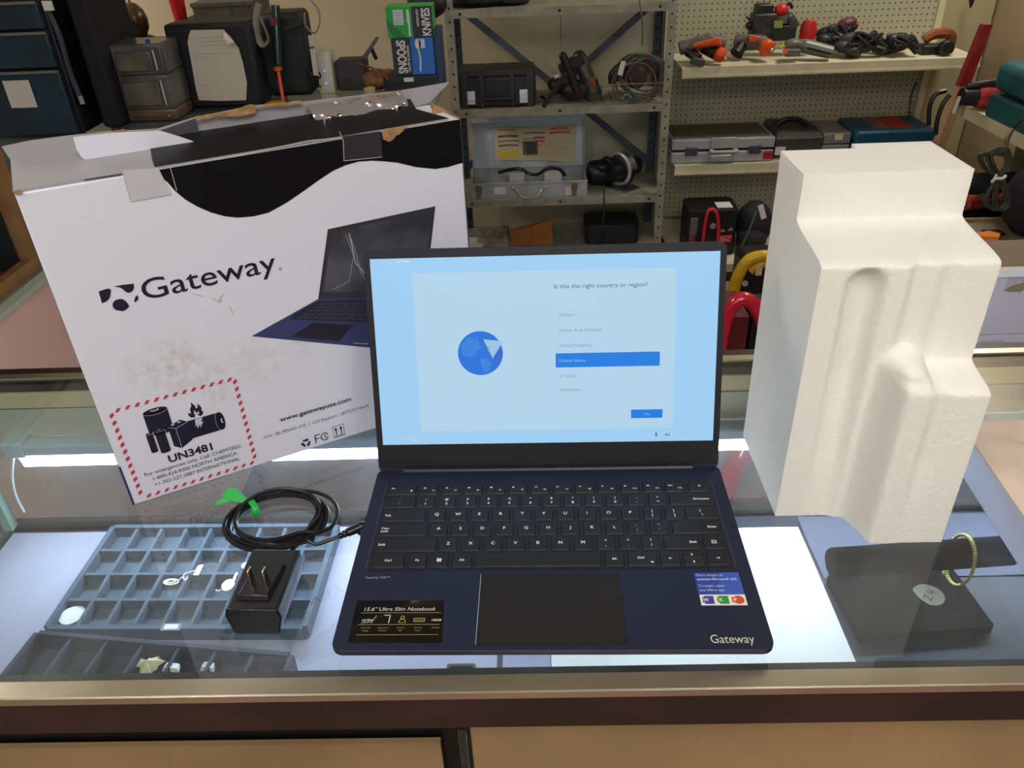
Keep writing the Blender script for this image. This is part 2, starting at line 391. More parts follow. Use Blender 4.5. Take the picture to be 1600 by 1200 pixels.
# liners on the shelf
def liner(x0, x1, y0, y1, m, label, z=DECK, rz=0.0, curl=0.0):
    mb = MB(); n = 16
    vs = []; 
    for j in range(n+1):
        for i in range(n+1):
            x = x0+(x1-x0)*i/n; y = y0+(y1-y0)*j/n
            vs.append((x, y, z+0.0008+curl*max(0, 0)+0.0006*sin(i*0.9+j*0.5)))
    b = len(vs); vs += [(v[0], v[1], v[2]-0.0007) for v in vs]
    fs = [(j*(n+1)+i, j*(n+1)+i+1, (j+1)*(n+1)+i+1, (j+1)*(n+1)+i) for j in range(n) for i in range(n)]
    fs += [tuple(k+b for k in f[::-1]) for f in fs]
    mb.add(vs, fs)
    return tag(part('shelf_liner', mb, m), label, 'paper liner')
liner(-0.808, -0.062, 0.05, 0.468, mat('lavender_liner', (176, 178, 204), 0.7, noise=0.04, nscale=6, bump=0.1), 'large grey lavender paper liner under the jewellery trays')
liner(-0.055, 0.004, 0.05, 0.46, mat('lavender_liner_b', (160, 164, 194), 0.7), 'narrow grey paper strip in the showcase between lavender and white liners')
liner(0.005, 0.374, 0.05, 0.447, mat('white_liner', (244, 244, 246), 0.75), 'bright white paper sheet on the showcase shelf right of centre')
liner(0.379, 0.66, 0.345, 0.468, mat('grey_liner', (92, 96, 118), 0.7), 'grey lavender paper strip behind the black bracelet stand')

# ------------------------------------------------------------------ jewellery trays
TRAYM = mat('blue_grey_flocked_tray', (84, 102, 122), 0.85, noise=0.1, nscale=200, bump=0.2, bscale=900)
def tray_mesh(w, d, nx, ny, h, rim, wall):
    mb = MB(); fl = 0.0025
    mb.rrect(0, w, 0, d, 0.008, XY, 0, fl)
    # outer walls
    mb.box(0.006, w-0.006, 0, rim, fl, h).box(0.006, w-0.006, d-rim, d, fl, h).box(0, rim, 0.004, d-0.004, fl, h-0.0001).box(w-rim, w, 0.004, d-0.004, fl, h-0.0001)
    px = (w-2*rim+wall)/nx; py = (d-2*rim+wall)/ny
    for i in range(1, nx): x = rim+px*i-wall; mb.box(x, x+wall, rim, d-rim, fl, h-0.002)
    for j in range(1, ny): y = rim+py*j-wall; mb.box(rim, w-rim, y, y+wall, fl, h-0.0021)
    return mb, px, py
tm, px_, py_ = tray_mesh(0.346, 0.197, 9, 4, 0.021, 0.0075, 0.005)
tray = part('jewellery_tray', tm, TRAYM, bevel=0.0012, smooth=True); tray.location = (-0.650, 0.2625, DECK+0.0016)
tray.rotation_euler = (0, 0, radians(-1.2))
tag(tray, 'rectangular slate blue tray of four by nine empty square compartments', 'jewellery tray')
tm2, _, _ = tray_mesh(0.346, 0.150, 7, 1, 0.030, 0.006, 0.004)
tray2 = part('jewellery_tray', tm2, mat('dark_flocked_tray', (62, 74, 92), 0.85, noise=0.1, nscale=200), bevel=0.0012); tray2.location = (-0.668, 0.105, DECK+0.0016)
tray2.rotation_euler = (0, 0, radians(-7.0))
tag(tray2, 'deep dark tray lying askew at the near left edge of the showcase', 'jewellery tray')
TAGM = mat('bright_white_tag', (240, 244, 244), 0.6)
def tpt(x, y, z=DECK+0.0225): return atz(x, y, z)
# round white tag in the front-left cell
p = tpt(112, 962, DECK+0.012); o = part('price_tag', MB().add(*(lambda n: ([Vector((0.0155*cos(2*pi*i/n)*(1.12 if cos(2*pi*i/n+0.7) > 0 else 1), 0.0125*sin(2*pi*i/n), zz)) for zz in (0, .001) for i in range(n)], [tuple(range(n))[::-1], tuple(range(n, 2*n))]+[(i, (i+1) % n, (i+1) % n+n, i+n) for i in range(n)]))(24)), TAGM)
o.location = p; o.rotation_euler = (radians(14), 0, radians(38)); tag(o, 'round white tag in the near left compartment of the blue grey tray', 'tag')
def tagged_ring(px0, py0, px1, py1, label):
    a = tpt(px0, py0); b = tpt(px1, py1)
    t = thing('tagged_earring', label, 'earring', (a.x, a.y, DECK+.0225))
    mb = MB(); mb.tube([a+Vector((.010*cos(k*pi/8)-.002, .005*sin(k*pi/8), .001)) for k in range(16)], .0011, closed=True, n=6)
    mb.tube([a+Vector((.006*cos(k*pi/8)-.002, .0025*sin(k*pi/8), .002)) for k in range(16)], .0009, closed=True, n=6)
    mb.ball(a+Vector((-.008, -.002, .001)), (.0035, .0025, .0015))
    mb.tube([a+Vector((.008, .001, .002)), a+Vector((.012, .005, .004)), a+Vector((.017, .002, .002)), a+Vector((.019, .007, .003))], .0009, n=6, smooth=5)
    part('hoop', mb, mat('silver_jewellery', (240, 244, 248), 0.35, 0.2), t, world=True)
    part('thread', MB().tube([a+Vector((.014, .004, .003)), (a+b)*.5+Vector((0, 0, .005)), b], .0007, n=5, smooth=5), TAGM, t, world=True)
    d = Vector((.0075, 0, 0)); part('tag', MB().add([b+Vector((-.004, .006, .001)), b+Vector((.003, .008, .001)), b+Vector((.003, -.012, .001)), b+Vector((-.0045, -.012, .001)), b+Vector((-.004, .006, .002)), b+Vector((.003, .008, .002)), b+Vector((.003, -.012, .002)), b+Vector((-.0045, -.012, .002))], [(0, 1, 2, 3), (7, 6, 5, 4), (0, 4, 5, 1), (1, 5, 6, 2), (2, 6, 7, 3), (3, 7, 4, 0)]), TAGM, t, world=True)
tagged_ring(270, 910, 312, 890, 'silver earring with a strip tag in the middle of the blue grey tray')
a = tpt(357, 916)
t = thing('tagged_pendant', 'small pendant with round white tag in the tray beside the power adapter', 'pendant', (a.x, a.y, DECK+.0225))
part('tag', MB().disc(a.x, a.y, .0085, .0105, h=DECK+.0255).disc(a.x, a.y, .0085, .0105, h=DECK+.0243), TAGM, t, world=True)
part('loop', MB().tube([a+Vector((.003+.003*cos(k*pi/6)+.004*sin(k*pi/12), .014+.008*sin(k*pi/6), .003)) for k in range(12)], .0010, n=6, closed=True), TAGM, t, world=True)
part('chain', MB().tube([a+Vector((-.007, -.008, .002)), a+Vector((-.011, -.010, .002)), a+Vector((-.014, -.008, .002))], .0009, n=6, smooth=4), TAGM, t, world=True)
p = tpt(384, 884, DECK+.0245); o = part('price_tag', MB().disc(0, 0, .006, .006, h=0.001).disc(0, 0, .006, .006, h=0), TAGM); o.location = p
tag(o, 'small round white dot tag in the tray touching the power adapter', 'tag')
p = tpt(268, 980, DECK+.0225); o = part('price_sticker', MB().rrect(-.009, .009, -.004, .004, .001, XY, 0, .0005).rrect(-.013, .013, -.006, .006, .002, XY, -.0003, .0001, 1), [mat('pinkish_sticker', (236, 226, 236), 0.5), mat('clear_film', (120, 132, 150), 0.3)])
o.location = (p.x, p.y, DECK+.0232); tag(o, 'small pale sticker on the near rim of the blue grey tray', 'sticker')
# cloth scrap and tags in the second tray
c = atz(232, 1040, DECK+.022)
mb = MB(); rnd = random.Random(5); n = 18; vs = [c+Vector((0, 0, .010))]
for i in range(n):
    t_ = 2*pi*i/n; rr = (.016 if i % 2 else .012)*(1+.3*sin(3*t_)); vs.append(c+Vector((rr*cos(t_), rr*sin(t_), -.004+.005*rnd.random())))
vs.append(c+Vector((0, 0, -.01)))
mb.add(vs, [(0, 1+i, 1+(i+1) % n) for i in range(n)]+[(n+1, 1+(i+1) % n, 1+i) for i in range(n)])
tag(part('paper_scrap', mb, mat('cream_paper_scrap', (214, 208, 170), 0.8)), 'crumpled cream paper scrap in the askew dark tray', 'paper scrap')
for (x0, y0, w, lab) in ((268, 1043, .011, 'white folded tag beside the cream scrap in the askew tray'), (325, 1042, .009, 'white tag farthest right in the askew dark tray')):
    c = atz(x0, y0, DECK+.024)
    mb = MB().hexa([c+Vector((-w, -.004, -.002)), c+Vector((w, -.006, -.002)), c+Vector((w*.8, .004, -.002)), c+Vector((-w*.6, .003, -.002))], [c+Vector((-w*.7, -.002, .004)), c+Vector((w*.8, -.004, .003)), c+Vector((w*.7, .005, .001)), c+Vector((-w*.5, .004, .005))])
    tag(part('price_tag', mb, TAGM, fix=True), lab, 'tag')
# lock plate at the near edge
p0 = atz(719, 1042, -0.02)
t = thing('case_lock', 'small metal lock plate under the near glass edge below the laptop', 'lock', (p0.x, p0.y, -0.04))
part('plate', MB().rrect(-.0125, .0125, -.008, .009, .002, XY, .01, .013), mat('pale_lock_frame', (170, 190, 190), 0.3, 0.4), t)
part('window', MB().rrect(-.010, .010, -.008, .006, .001, XY, .013, .0135), mat('dark_lock_face', (34, 44, 40), 0.3), t)
part('key_cylinder', MB().cyl((.001, -.003, .0135), (.001, -.003, .016), .0035), mat('brass', (180, 160, 80), 0.3, 1.0), t)

# ------------------------------------------------------------------ bracelet stand
VELVET = mat('black_velvet', (20, 17, 22), 1.0, noise=0.2, nscale=60, spec=0.1)
t = thing('bracelet_stand', 'black velvet T-bar bracelet stand on a flat base under the glass', 'jewellery stand', (0.468, 0.295, DECK+.0005), rz=radians(4))
part('base', MB().rrect(-.085, .085, -.052, .052, .004, XY, 0, .012), VELVET, t, bevel=.002)
part('post', MB().hexa([(-.014, -.012, .012), (.014, -.012, .012), (.014, .012, .012), (-.014, .012, .012)], [(-.010, -.009, .075), (.010, -.009, .075), (.010, .009, .075), (-.010, .009, .075)]), VELVET, t, bevel=.002)
part('bar', MB().lathe([(.0001, -.115), (.0165, -.115), (.0185, -.112), (.0185, .112), (.0165, .115), (.0001, .115)], (0.0, 0, .088), (1, 0, 0), n=28), VELVET, t)
GOLD = mat('yellow_gold', (244, 230, 140), 0.3, 0.7)
t = thing('bracelet', 'gold rope bracelet hanging around the black bar', 'bracelet', (0.520, 0.300, DECK+.088))
mb = MB()
NB = 54
for k in range(NB):
    a_ = k/NB*2*pi; mb.ball((.0045*sin(a_), .0275*cos(a_), .034*sin(a_)-.012), (.0027, .0019, .0022), n=8)
part('chain', mb, GOLD, t)
part('clasp_tag', MB().hexa([(-.006, .012, -.050), (.002, .012, -.050), (.002, .014, -.050), (-.006, .014, -.050)], [(-.004, -.012+.03, -.028), (.004, -.012+.03, -.028), (.004, .020, -.028), (-.004, .020, -.028)]), mat('clear_tag', (200, 210, 215), 0.3), t)
p = atz(1453, 930, DECK+.062)
t = thing('number_tag', 'white leaf shaped tag handwritten 24 leaning on the stand base', 'tag', p, rot=(radians(6), 0, radians(-18)))
lp = []
for i in range(30):
    q_ = 2*pi*i/30; x = .0150*cos(q_); y = .0135*sin(q_)
    if x < 0: y *= (1-(abs(x)/.0150)**2.2)**.35 if abs(x) < .0149 else 0.0; x *= 1.15; y += .0035*(-x/.017)
    lp.append((x*1.1, y*1.1))
part('card', MB().prism(lp, XY, 0, .0008), TAGM, t, smooth=False)
F24 = Frame((0, 0, .0012), (cos(radians(68)), sin(radians(68)), 0), (-sin(radians(68)), cos(radians(68)), 0))
part('writing', MB().stroke([(-.0085, .004), (-.006, .0055), (-.004, .003), (-.0085, -.0035), (-.002, -.0035)], .0009, F24).stroke([(.003, .005), (.0015, -.0005), (.0075, -.0005)], .0009, F24).stroke([(.006, .004), (.0055, -.005)], .0009, F24), mat('green_ink', (50, 96, 70), 0.6), t, smooth=False)

#SECTION_LAPTOP
# ================================================================== LAPTOP
LW, LD_, LT = 0.3605, 0.2384, 0.018
NAVY = mat('navy_laptop_shell', (25, 30, 52), 0.5, 0.1, bump=0.03, bscale=1500)
NAVYD = mat('navy_keyboard_well', (19, 23, 38), 0.55, 0.0)
KEYM = mat('black_key_plastic', (24, 23, 24), 0.5)
KLEG = mat('white_key_legend', (225, 226, 232), 0.5)
lap = thing('laptop', 'open dark navy laptop with a lit light blue screen standing on the glass counter', 'laptop', (0, 0, 0.0), rz=YAW)
part('base', MB().prism(rr_pts(-LW/2, LW/2, 0, LD_, .010), XY, .0125, LT).hexa([(-LW/2+.012, .010, .003), (LW/2-.012, .010, .003), (LW/2-.012, LD_-.006, .003), (-LW/2+.012, LD_-.006, .003)], [(-LW/2+.003, .003, .0125), (LW/2-.003, .003, .0125), (LW/2-.003, LD_-.001, .0125), (-LW/2+.003, LD_-.001, .0125)]), NAVY, lap, bevel=.0008)
for fx in (-.15, .15):
    for fy in (.02, .215): part('rubber_foot', MB().cyl((fx, fy, 0), (fx, fy, .0035), .006), BLACK, lap)
kw = MB().rrect(-.1672, .1672, .0895, .2125, .003, XY, LT-.0005, LT+.0003)
kw.stroke([(-.1672, .0895), (-.1672, .2125)], .0006, XY, LT+.0005, 1).stroke([(.1672, .0895), (.1672, .2125)], .0005, XY, LT+.0005, 1)
part('keyboard_well', kw, [NAVYD, mat('well_edge', (70, 76, 100), 0.4)], lap, smooth=False)
def key(x0, x1, y0, y1, legends):
    mb = MB(); g = 0.0009
    b0 = LT+.0003; t0 = LT+.0017
    o_ = rr_pts(x0, x1, y0, y1, .0016, 3); i_ = rr_pts(x0+g, x1-g, y0+g*.9, y1-g*.5, .0014, 3)
    n = len(o_)
    mb.add([(a, b, b0) for a, b in o_]+[(a, b, t0) for a, b in i_], [tuple(range(n, 2*n))]+[(i, (i+1) % n, (i+1) % n+n, i+n) for i in range(n)])
    for L in legends:
        kind, lx, ly, cap = L[0], L[1], L[2], L[3]
        if kind == 'WIN':
            for dx in (0, 1):
                for dy in (0, 1): mb.rect(lx-.0021+dx*.0022, lx-.0001+dx*.0022, ly-.0021+dy*.0022, ly-.0001+dy*.0022, XY, t0+.0001, 1)
        elif kind in ('LEFT', 'RIGHT', 'UP', 'DOWN'):
            d = {'LEFT': (-1, 0), 'RIGHT': (1, 0), 'UP': (0, 1), 'DOWN': (0, -1)}[kind]; s_ = cap
            q = (-d[1], d[0])
            mb.poly([(lx+d[0]*s_, ly+d[1]*s_), (lx+q[0]*s_*.7, ly+q[1]*s_*.7), (lx-q[0]*s_*.7, ly-q[1]*s_*.7)], XY, t0+.0001, 1)
            mb.stroke([(lx, ly), (lx-d[0]*s_, ly-d[1]*s_)], s_*.4, XY, t0+.0001, 1)
        elif kind == 'CALC':
            mb.stroke([(lx-.002, ly-.002), (lx+.002, ly-.002), (lx+.002, ly+.002), (lx-.002, ly+.002), (lx-.002, ly-.002)], .0005, XY, t0+.0001, 1)
            for dx in (-.0009, .0009):
                for dy in (-.0009, .0003): mb.rect(lx+dx-.0004, lx+dx+.0004, ly+dy-.0004, ly+dy+.0004, XY, t0+.0001, 1)
        elif kind == 'BOX': mb.rect(lx-.0011, lx+.0011, ly-.0009, ly+.0009, XY, t0+.0001, 1)
        elif kind == 'SUN':
            mb.disc(lx, ly, .0008, fr=XY, h=t0+.0001, mi=1, n=10)
            for k in range(8): mb.stroke([(lx+.0011*cos(k*pi/4), ly+.0011*sin(k*pi/4)), (lx+.0016*cos(k*pi/4), ly+.0016*sin(k*pi/4))], .0003, XY, t0+.0001, 1)
        elif kind == 'SPK':
            mb.poly([(lx-.0014, ly-.0005), (lx-.0006, ly-.0005), (lx+.0003, ly-.0013), (lx+.0003, ly+.0013), (lx-.0006, ly+.0005), (lx-.0014, ly+.0005)], XY, t0+.0001, 1)
            for k in range(int(cap)): mb.ring(lx+.0003, ly, .0008+.0006*k, .0011+.0006*k, XY, t0+.0001, 1, 6, -.8, .8)
        elif kind == 'TRI':
            for k in range(int(cap)): mb.poly([(lx-.0016+.0014*k, ly-.0009), (lx-.0002+.0014*k, ly), (lx-.0016+.0014*k, ly+.0009)], XY, t0+.0001, 1)
        elif kind == 'RTRI':
            for k in range(int(cap)): mb.poly([(lx+.0016-.0014*k, ly+.0009), (lx+.0002-.0014*k, ly), (lx+.0016-.0014*k, ly-.0009)], XY, t0+.0001, 1)
        elif kind == 'PWR':
            mb.ring(lx, ly, .0010, .0014, XY, t0+.0001, 1, 12, pi/2+.5, pi/2+2*pi-.5); mb.stroke([(lx, ly), (lx, ly+.0017)], .0004, XY, t0+.0001, 1)
        else:
            al = L[4] if len(L) > 4 else 'C'
            mb.text(kind, lx, ly-cap/2, cap, XY, t0+.0001, 1, align=al, bold=0.018)
    return part('key', mb, [KEYM, KLEG], lap)
KC = .0036
R = [(.1940, .2090), (.1742, .1905), (.1539, .1704), (.1335, .1501), (.1130, .1297), (.0922, .1092)]
P_ = .0211; KW = .0180
r0, r1 = R[0]; cy = (r0+r1)/2
key(-.1655, -.1345, r0, r1, [('Esc', -.1585, cy+.002, .0021), ('BOX', -.1395, cy-.002, 0)])
icons = ['SUN', 'SUN', 'BOX', 'BOX', 'BOX', ('RTRI', 2), ('TRI', 2), ('TRI', 2), ('SPK', 0), ('SPK', 1), ('SPK', 2)]
for i in range(12):
    c = -.1215+.0228*i; L = [('F%d' % (i+1), c+.0048, cy-.0022, .0019)]
    if i < 11:
        ic = icons[i]; L.append((ic, c-.0045, cy+.0018, 1) if isinstance(ic, str) else (ic[0], c-.0045, cy+.0018, ic[1]))
    else: L.append(('Del', c-.0045, cy+.0018, .0021))
    key(c-.0099, c+.0099, r0, r1, L)
key(.1425, .1648, r0, r1, [('PWR', .1537, cy+.001, 0)])
r0, r1 = R[1]; cy = (r0+r1)/2
key(-.1645, -.1328, r0, r1, [('~', -.149, cy+.003, .0014), ('`', -.149, cy-.004, .003)])
for i, (a_, b_) in enumerate(zip('!@#$%^&*()_+', '1234567890-=')):
    c = -.1227+P_*i; key(c-KW/2-.0003, c+KW/2+.0003, r0, r1, [(a_, c, cy+.0032, .0026 if a_ not in '_' else .0024), (b_, c, cy-.0032, .0031 if b_ not in '-=' else .0030)])
key(.1208, .1642, r0, r1, [('Backspace', .1600, cy, .0026, 'R')])
r0, r1 = R[2]; cy = (r0+r1)/2
key(-.1636, -.1203, r0, r1, [('Tab', -.1610, cy, .0028, 'L')])
for i, a_ in enumerate('QWERTYUIOP'):
    c = -.1095+P_*i; key(c-KW/2, c+KW/2, r0, r1, [(a_, c, cy+.001, KC)])
for i, (a_, b_) in enumerate((('{', '['), ('}', ']'))):
    c = -.1095+P_*(10+i); key(c-KW/2, c+KW/2, r0, r1, [(a_, c, cy+.003, .0030), (b_, c, cy-.003, .0030)])
key(.1335, .1645, r0, r1, [('|', .148, cy+.003, .0030), ('\\', .1495, cy-.003, .0030)])
r0, r1 = R[3]; cy = (r0+r1)/2
key(-.1634, -.1164, r0, r1, [('Caps', -.1612, cy+.002, .0026, 'L'), ('Lock', -.1612, cy-.002, .0026, 'L')])
for i, a_ in enumerate('ASDFGHJKL'):
    c = -.1055+P_*i; key(c-KW/2, c+KW/2, r0, r1, [(a_, c, cy+.001, KC)])
for i, (a_, b_) in enumerate(((':', ';'), ('"', "'"))):
    c = -.1055+P_*(9+i); key(c-KW/2, c+KW/2, r0, r1, [(a_, c, cy+.003, .0026), (b_, c, cy-.003, .0028)])
key(.1175, .1640, r0, r1, [('Enter', .1600, cy, .0027, 'R')])
r0, r1 = R[4]; cy = (r0+r1)/2
key(-.1632, -.1053, r0, r1, [('Shift', -.1608, cy, .0027, 'L')])
for i, a_ in enumerate('ZXCVBNM'):
    c = -.0943+P_*i; key(c-KW/2, c+KW/2, r0, r1, [(a_, c, cy+.001, KC)])
for i, (a_, b_) in enumerate((('<', ','), ('>', '.'), ('?', '/'))):
    c = -.0943+P_*(7+i); key(c-KW/2, c+KW/2, r0, r1, [(a_, c, cy+.0035, .0028), (b_, c, cy-.003, .0030)])
key(.1070, .1405, r0, r1, [('Shift', .1378, cy, .0027, 'R')])
key(.1435, .1636, r0, r1, [('CALC', .1535, cy, 0)])
r0, r1 = R[5]; cy = (r0+r1)/2
key(-.1630, -.1325, r0, r1, [('Ctrl', -.1480, cy, .0027)])
key(-.1300, -.1120, r0, r1, [('Fn', -.121, cy, .0027)])
key(-.1095, -.0920, r0, r1, [('WIN', -.1008, cy, 0)])
key(-.0893, -.0703, r0, r1, [('Alt', -.0799, cy, .0027)])
key(-.0680, .0480, r0, r1, [])
key(.0505, .0690, r0, r1, [('Alt', .0597, cy, .0027)])
key(.0715, .0985, r0, r1, [('Ctrl', .0838, cy+.001, .0027), ('BOX', .0935, cy-.0045, 0)])
key(.1010, .1195, r0, r1, [('LEFT', .1102, cy, .0017)])
key(.1220, .1410, cy+.0003, r1, [('UP', .1304, cy+.0045, .0016)])
key(.1220, .1410, r0, cy-.0005, [('DOWN', .1310, cy-.0045, .0016)])
key(.1435, .1636, r0, r1, [('RIGHT', .1535, cy, .0017)])
tp = MB().rrect(-.0612, .0622, .0060, .0840, .002, XY, LT-.0002, LT+.00025)
tp.stroke([(-.0612, .006), (-.0612, .084)], .0006, XY, LT+.0004, 1)  # highlight painted along the left edge only
tp.stroke([(.0624, .006), (.0624, .084)], .0006, XY, LT+.0004, 2)
part('touchpad', tp, [mat('brown_black_touchpad', (32, 29, 27), 0.6, spec=0.3), mat('touchpad_edge_highlight', (150, 160, 185), 0.3), BLACK], lap, smooth=False)
for i, lx in enumerate((-.1159, -.1087, -.1017)):
    part('indicator_light', MB().rect(lx-.0012, lx+.0012, .2300, .2312, XY, LT+.0004), emat('blue_led', (60, 80, 255), 2.0) if i == 0 else emat('white_led', (225, 235, 255), .8), lap, smooth=False)
part('hinge', MB().cyl((-.152, LD_-.0035, LT-.001), (.152, LD_-.0035, LT-.001), .0055, n=14), mat('hinge_barrel', (26, 29, 44), 0.35, 0.3), lap)
st = MB().hexa([(-.1672, .0088, LT+.0001), (-.0893, .0080, LT+.0001), (-.0915, .0532, LT+.0001), (-.1680, .0537, LT+.0001)], [(-.1672, .0088, LT+.0004), (-.0893, .0080, LT+.0004), (-.0915, .0532, LT+.0004), (-.1680, .0537, LT+.0004)])
hz = LT+.0006; ST = Frame((-.1672, .0084, hz), (1, 0, 0), (0, 1, 0), (0, 0, 1))
st.text('15.6" Ultra Slim Notebook', .0075, .0335, .0038, ST, 0, 1, width=.0620, shear=.2)
for yb in (.0312, .0185, .0078): st.stroke([(.0055, yb), (.0745, yb)], .0004, ST, 0, 2)
for i, (w_, big, sm, sm2) in enumerate((('a', 'ULTRA', 'Ultra Slim', 'Design'), ('b', '', 'Fingerprint', 'Scanner'), ('c', '', 'Camera', 'HD'), ('d', '', 'Cortana', 'Voice'), ('e', '128GB', 'Storage', ''))):
    cx = .0125+.0147*i
    st.text(sm, cx, .0145, .0014, ST, 0, 3, align='C')
    if sm2: st.text(sm2, cx, .0115, .0014, ST, 0, 3, align='C')
    if big: st.text(big, cx, .0222, .0021, ST, 0, 1, align='C', bold=.02)
st.stroke([(.0158, .0200), (.0195, .0285)], .0004, ST, 0, 1).stroke([(.0075, .0205), (.0150, .0213)], .0004, ST, 0, 1)
st.stroke([(.0262, .0285), (.0312, .0285), (.0308, .0200)], .0008, ST, 0, 1)
st.ring(.0420, .0262, .0012, .0018, ST, 0, 2, 14).stroke([(.0392, .0205), (.0405, .0240), (.0440, .0240), (.0452, .0205), (.0392, .0205)], .0005, ST, 0, 2)
st.stroke([(.0520, .0215), (.0610, .0215), (.0610, .0250), (.0520, .0250), (.0520, .0215)], .0006, ST, 0, 2).text('Windows', .0565, .0223, .0016, ST, 0, 2, align='C')
part('spec_sticker', st, [mat('glossy_black_sticker', (8, 7, 7), 0.08, coat=1.0), mat('sticker_white_ink', (205, 200, 190), 0.5), mat('sticker_gold_ink', (176, 158, 92), 0.4), mat('sticker_dim_ink', (150, 140, 110), 0.5)], lap, smooth=False, label='glossy black specification sticker')
sb = MB().box(.1285, .1678, .0454, .0838, LT+.0001, LT+.0004, 0)
hz = LT+.0006; SR = Frame((.1285, .0454, hz), (1, 0, 0), (0, 1, 0), (0, 0, 1))
sb.poly([(.018, .0125), (.0393, .0125), (.0393, .0384), (.022, .0384)], SR, -.0001, 6)
for i, s_ in enumerate(("Don't forget to", 'activate Microsoft 365.', 'To begin, open', 'any Office app.')):
    sb.text(s_, .0015, (.0340, .0292, .0215, .0165)[i], .0024, SR, .0001, 1, width=(.0235, .0355, .0225, .0220)[i], bold=.02 if i == 1 else 0)
sb.rect(.0005, .0393, .0005, .0125, SR, 0, 2)
for i, (ch, mi) in enumerate((('W', 3), ('X', 4), ('P', 5))):
    bx = .0065+.0125*i
    if ch == 'P': sb.disc(bx+.0015, .0065, .0046, .0046, SR, .0001, mi, 20)
    else: sb.rect(bx-.0025, bx+.0055, .002, .0110, SR, .0001, mi)
    sb.rect(bx-.0042, bx+.0012, .0035, .0095, SR, .0002, mi); sb.text(ch, bx-.0015, .0048, .0034, SR, .0003, 2, align='C', bold=.02)
part('software_sticker', sb, [mat('blue_sticker', (52, 70, 150), 0.35), mat('sticker_pale_ink', (196, 204, 232), 0.5), mat('sticker_cream', (232, 226, 200), 0.5), mat('icon_blue', (66, 62, 150), 0.5), mat('icon_green', (56, 140, 70), 0.5), mat('icon_red', (206, 74, 48), 0.5), mat('sticker_bright_blue', (60, 88, 178), 0.35)], lap, smooth=False, label='blue and cream sticker with three app icons')
lt_ = MB().text('Gateway', .1300, .0068, .0082, XY, LT+.0003, 0, width=.0350)
part('brand_print', lt_, mat('silver_print', (205, 200, 178), 0.4), lap, smooth=False)
part('audio_print', MB().text('Tuned by THX\u2122', -.1657, .0795, .0026, XY, LT+.0003, 0, width=.0222, shear=.15), mat('silver_small_print', (165, 168, 178), 0.4), lap, smooth=False)
# ---- lid
LA = 1.2661
LO = Vector((0, LD_-.004, .014)); LU = Vector((0, cos(LA), sin(LA)))
LF = Frame(LO, (1, 0, 0), LU)      # normal faces the viewer
lm = MB().prism(rr_pts(-.1795, .1795, .0015, .2370, .007), LF, -.006, 0.0)
part('lid', lm, NAVY, lap, bevel=.0008)
bz = MB(); H_ = .0006
bz.prism(rr_pts(-.1787, .1787, .0070, .2362, .0065), LF, 0.0, .0004, 0)
for (a0, a1, b0, b1) in ((-.1780, -.1728, .010, .2352), (.1728, .1780, .010, .2352), (-.1728, .1728, .2284, .2352), (-.1728, .1728, .010, .0332)):
    bz.prism([(a0, b0), (a1, b0), (a1, b1), (a0, b1)], LF, .0004, .0014)
part('screen_bezel', bz, mat('black_bezel', (20, 20, 28), 0.35), lap, smooth=False)
dm = [emat('screen_blue', (158, 206, 242), 0.98), emat('screen_panel', (176, 211, 234), 0.98), emat('screen_dark_text', (70, 92, 128), 0.9), emat('screen_grey_text', (122, 156, 182), 0.95),
      emat('screen_accent', (14, 122, 222), 1.0), emat('screen_white_text', (130, 190, 236), 1.0), emat('globe_blue', (30, 112, 214), 1.0), emat('globe_land', (52, 128, 220), 1.0), emat('globe_purple', (52, 98, 206), 1.0), emat('plane_pale', (150, 194, 222), 1.0), emat('plane_pale2', (128, 176, 214), 1.0)]
ds = MB().rect(-.1728, .1728, .0332, .2284, LF, .0009, 0)
ds.rect(-.1313, .1308, .0474, .2132, LF, .00095, 1)
h = .00100
ds.text('Is this the right country or region?', .0100, .1952, .0042, LF, h, 2, width=.0925)
for s_, yb, w_ in (('Ukraine', .1672, .0155), ('United Arab Emirates', .1512, .0425), ('United Kingdom', .1356, .0325), ('Uruguay', .1040, .0168), ('Uzbekistan', .0890, .0215)):
    ds.text(s_, .0146, yb, .0030, LF, h, 3, width=w_)
ds.rect(.0106, .1161, .1141, .1289, LF, h, 4); ds.text('United States', .0146, .1198, .0030, LF, h+.0001, 5, width=.0262)
ds.rect(.0877, .1200, .0587, .0679, LF, h, 4); ds.text('Yes', .1038, .0618, .0028, LF, h+.0001, 5, align='C')
ds.text('\u267f', .1139, .0390, .0030, LF, h, 3, align='C') if False else ds.disc(.1139, .0418, .0009, fr=LF, h=h, mi=2).stroke([(.1122, .0406), (.1156, .0406)], .0006, LF, h, 2).stroke([(.1139, .0406), (.1139, .0394), (.1128, .0380)], .0006, LF, h, 2).stroke([(.1139, .0394), (.1150, .0380)], .0006, LF, h, 2)
ds.poly([(.1232, .0396), (.1242, .0396), (.1254, .0386), (.1254, .0418), (.1242, .0408), (.1232, .0408)], LF, h, 2).ring(.1256, .0402, .0012, .0016, LF, h, 2, 8, -.9, .9).ring(.1256, .0402, .0022, .0026, LF, h, 2, 8, -.9, .9)
gx, gy, gr = -.0660, .1305, .0230
ds.disc(gx, gy, gr, fr=LF, h=h, mi=6, n=48)
ds.poly([(gx-.020, gy+.008), (gx-.012, gy+.017), (gx-.003, gy+.015), (gx+.002, gy+.006), (gx-.004, gy+.002), (gx-.006, gy-.003), (gx-.010, gy-.004), (gx-.018, gy-.002)], LF, h+.00008, 7)
ds.poly([(gx-.001, gy-.006), (gx+.006, gy-.005), (gx+.011, gy-.010), (gx+.008, gy-.019), (gx+.003, gy-.0215), (gx+.001, gy-.014)], LF, h+.00008, 7)
